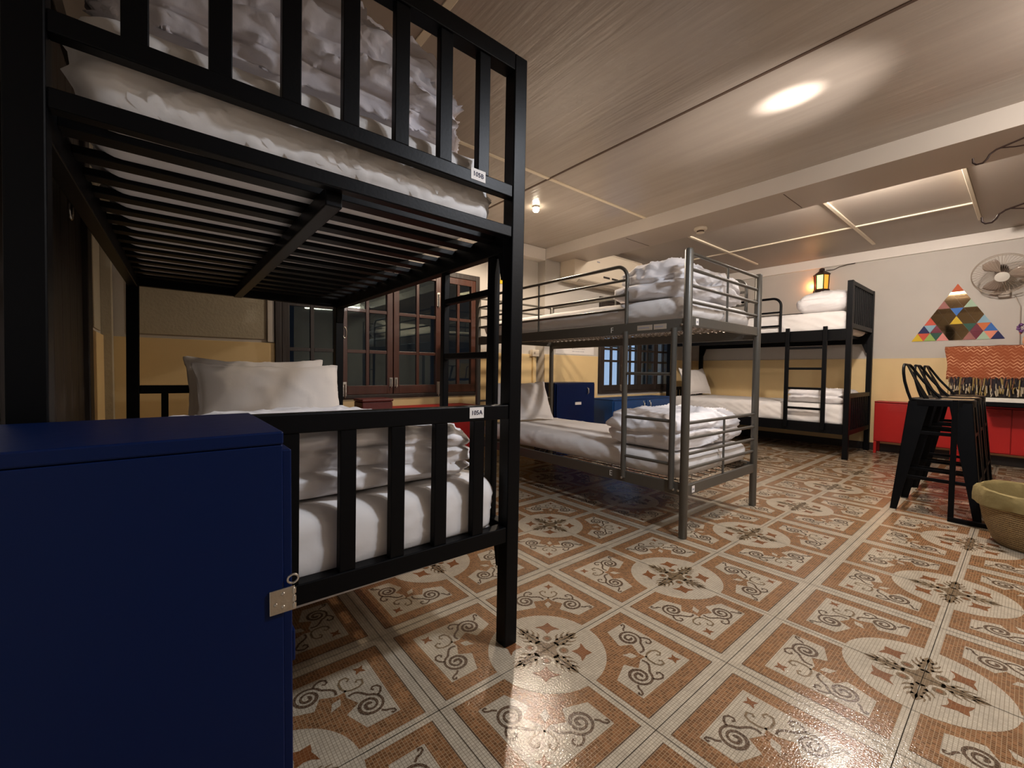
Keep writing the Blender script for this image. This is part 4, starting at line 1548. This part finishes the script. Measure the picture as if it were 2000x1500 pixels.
PAL = {'c_yel': (0.72, 0.50, 0.03), 'c_red': (0.62, 0.09, 0.05), 'c_grn': (0.33, 0.48, 0.12), 'c_dgr': (0.02, 0.09, 0.06),
       'c_pnk': (0.72, 0.27, 0.24), 'c_mar': (0.16, 0.02, 0.04), 'c_mint': (0.42, 0.58, 0.42), 'c_cor': (0.78, 0.27, 0.17),
       'c_nav': (0.012, 0.016, 0.09), 'c_lbl': (0.28, 0.46, 0.56), 'c_ora': (0.64, 0.17, 0.05), 'c_blu': (0.04, 0.16, 0.50),
       'c_top': (0.55, 0.09, 0.02), 'c_dus': (0.36, 0.14, 0.12), 'c_pur': (0.22, 0.10, 0.36)}
for k, c in PAL.items():
    M[k] = mat('facet_' + k[2:], c, 0.5, spec=0.2)
CT = {(0, 'u', 0): 'c_yel', (0, 'd', 0): 'c_red', (0, 'u', 1): 'c_grn', (0, 'd', 1): 'c_dgr', (0, 'u', 2): 'c_pnk',
      (0, 'u', 4): 'c_dus', (0, 'd', 4): 'c_mar', (0, 'u', 5): 'c_mint', (0, 'd', 5): 'c_cor', (0, 'u', 6): 'c_nav',
      (1, 'u', 0): 'c_nav', (1, 'd', 0): 'c_lbl', (1, 'u', 1): 'c_mar', (1, 'd', 3): 'c_dgr', (1, 'u', 4): 'c_mar',
      (1, 'd', 4): 'c_ora', (1, 'u', 5): 'c_blu', (2, 'u', 0): 'c_red', (2, 'u', 2): 'c_yel', (2, 'u', 4): 'c_lbl',
      (3, 'd', 1): 'c_blu', (4, 'u', 0): 'c_dus', (4, 'u', 2): 'c_mint', (6, 'u', 0): 'c_top'}
tri_decor('triangle_mirror', (XR - 0.001, -0.110, 1.290), (0, -1, 0), (0, 0, 1), 0.70, 7, CT, 'mirror',
          'large triangular mirror edged with coloured facets on the far wall', (-1, 0, 0))
CT2 = {(0, 'u', 0): 'c_yel', (0, 'd', 0): 'c_pur', (0, 'u', 1): 'c_ora', (1, 'u', 0): 'c_pur', (1, 'd', 0): 'c_blu', (1, 'u', 1): 'c_red',
       (0, 'd', 1): 'c_lbl', (0, 'u', 2): 'c_grn', (2, 'u', 0): 'c_mint'}
tri_decor('triangle_ornament', (1.785, YW1 - 0.001, 1.835), (1, 0, 0), (0, 0, 1), 0.34, 3, CT2, 'mirror',
          'small purple and yellow faceted triangle on the window wall, mostly behind the bunk post', (0, -1, 0))

# fan
fa = thing('wall_fan', (5.5, -0.78, 1.9), 'cream oscillating wall fan beside the triangular mirror', 'fan')
FC = Vector((5.40, -0.775, 1.915))
fd = Vector((-0.80, -0.05, -0.55)).normalized()
fu = Vector((0, 1, 0)).cross(fd).normalized()
fv = fd.cross(fu)


def fp(u, v, d):
    return FC + fu * u + fv * v + fd * d


for (R_, d, nm) in ((0.205, 0.03, 'guard_ring'), (0.205, 0.0, 'guard_ring')):
    MB().tube([fp(R_ * cos(a), R_ * sin(a), d) for a in [2 * pi * k / 48 for k in range(48)]], 0.004, 6, True).build(nm, M['fanp'], fa, smooth=True)
cg = MB()
for k in range(44):
    a = 2 * pi * k / 44
    cg.tube([fp(0.05 * cos(a), 0.05 * sin(a), 0.075), fp(0.13 * cos(a), 0.13 * sin(a), 0.070), fp(0.205 * cos(a), 0.205 * sin(a), 0.03)], 0.0011, 4)
    cg.tube([fp(0.05 * cos(a), 0.05 * sin(a), -0.06), fp(0.14 * cos(a), 0.14 * sin(a), -0.055), fp(0.205 * cos(a), 0.205 * sin(a), 0.0)], 0.0011, 4)
cg.build('cage', M['fanp'], fa)
hub = MB()
vs, fs = [], []
for (r, d) in ((0.050, 0.074), (0.050, 0.082), (0.001, 0.086)):
    for j in range(24):
        a = 2 * pi * j / 24
        vs.append(fp(r * cos(a), r * sin(a), d))
fs = [(i * 24 + j, i * 24 + (j + 1) % 24, (i + 1) * 24 + (j + 1) % 24, (i + 1) * 24 + j) for i in range(2) for j in range(24)] + [tuple(range(24))]
hub.add(vs, fs)
hub.build('hub_cap', M['white'], fa, smooth=True)
for k in range(3):
    a0_ = 2 * pi * k / 3 + 0.4
    vs = []
    for i in range(7):
        r = 0.03 + 0.15 * i / 6
        wd = 0.35 + 0.75 * sin(pi * min(1, i / 6 * 0.9)) * 0.9
        for j in range(5):
            a = a0_ + wd * (j / 4 - 0.3)
            vs.append(fp(r * cos(a), r * sin(a), 0.03 - 0.018 * (j / 4 - 0.5)))
    fs = [(i * 5 + j, i * 5 + j + 1, (i + 1) * 5 + j + 1, (i + 1) * 5 + j) for i in range(6) for j in range(4)]
    bl = MB().add(vs, fs).build('blade', M['fanblade'], fa, smooth=True)
    so = bl.modifiers.new('thickness', 'SOLIDIFY')
    so.thickness = 0.002
mt_ = MB()
vs = []
for (r, d) in ((0.03, 0.0), (0.048, -0.03), (0.048, -0.10), (0.03, -0.125)):
    for j in range(20):
        a = 2 * pi * j / 20
        vs.append(fp(r * cos(a), r * sin(a), d))
mt_.add(vs, [(i * 20 + j, i * 20 + (j + 1) % 20, (i + 1) * 20 + (j + 1) % 20, (i + 1) * 20 + j) for i in range(3) for j in range(20)]
        + [tuple(range(20))[::-1], tuple(60 + j for j in range(20))])
mt_.build('motor', M['iron'], fa, smooth=True)
MB().tube([fp(0, 0, -0.11), (5.56, -0.785, 1.90), (5.60, -0.79, 1.80)], 0.014, 10).build('arm', M['fanp'], fa, smooth=True)
B(5.60, 5.6495, -0.83, -0.75, 1.70, 1.86).build('wall_plate', M['fanp'], fa, 0.006)
tag(MB().tube([(5.637, -0.86, 1.72), (5.637, -0.90, 1.60), (5.638, -0.905, 1.25), (5.638, -0.905, 1.13)], 0.004, 6).build('fan_cord', M['fanp'], smooth=True),
    'pale cord dropping from the wall fan', 'cord')

# paper notice, socket and conduit on the window wall
pn = tag(B(2.53, 3.21, YW2 - 0.0035, YW2 - 0.0008, 1.115, 1.30).build('paper_notice', M['paper']),
         'white paper notice with grey handwriting above the tall blue cabinet', 'notice')
pn['org'] = (0, 0, 0)
ink = MB()
rnd = random.Random(9)
for k in range(5):
    x = 2.80 + rnd.uniform(-0.02, 0.02)
    z = 1.275 - k * 0.032
    while x < 3.02:
        l = rnd.uniform(0.01, 0.035)
        ink.box(x, x + l, YW2 - 0.0041, YW2 - 0.0036, z, z + 0.006)
        x += l + 0.01
ink.build('handwriting', M['greyink'], pn)
so_ = thing('socket_box', (2.25, 2.55, 1.11), 'small cream surface socket box beside the wall pillar', 'socket')
B(2.235, 2.335, YW1 - 0.06, YW1 - 0.0145, 1.075, 1.150).build('box', M['acwhite'], so_, 0.004)
B(2.255, 2.275, YW1 - 0.063, YW1 - 0.0601, 1.10, 1.125).build('socket_face', M['tan'], so_)
tag(MB().box(2.265, 2.290, YW1 - 0.036, YW1 - 0.0145, 0.10, 1.0745).build('conduit', M['dado'], None, 0.002),
    'cream conduit running down from the socket box', 'conduit')

# coat stand whose hooked arms reach in from the right edge
cs = thing('hook_rack', (2.0, -1.62, 0), 'wrought iron hook rack whose curled arm tips enter at the upper right edge', 'rack')
MB().tube([(2.0, -1.62, 0.02), (2.0, -1.62, 2.06)], 0.016, 12).build('pole', M['iron'], cs, smooth=True)
MB().lathe([(0.20, 0.0), (0.20, 0.015), (0.03, 0.03), (0.02, 0.05)], (2.0, -1.62, 0), 28).build('foot', M['iron'], cs, smooth=True)
for (yt, zt_) in ((-0.775, 1.905), (-0.812, 1.622)):
    Q = []
    ctr = [(yt + 0.000, zt_ + 0.030), (yt - 0.001, zt_ + 0.010), (yt - 0.012, zt_ - 0.002), (yt - 0.032, zt_ - 0.002), (yt - 0.045, zt_ + 0.012),
           (yt - 0.053, zt_ + 0.030), (yt - 0.072, zt_ + 0.044), (yt - 0.11, zt_ + 0.054), (yt - 0.16, zt_ + 0.066), (yt - 0.30, zt_ + 0.085), (-1.60, zt_ + 0.13)]
    arm = MB().tube([(2.0, y, z) for y, z in ctr], 0.0042, 8).build('arm', M['iron'], cs, smooth=True)
    MB().tube([(2.0, yt - 0.085, zt_ + 0.047), (2.0, yt - 0.13, zt_ + 0.035), (2.0, yt - 0.20, zt_ + 0.025), (2.0, -1.60, zt_ - 0.08)], 0.003, 6).build('brace', M['iron'], arm, smooth=True)
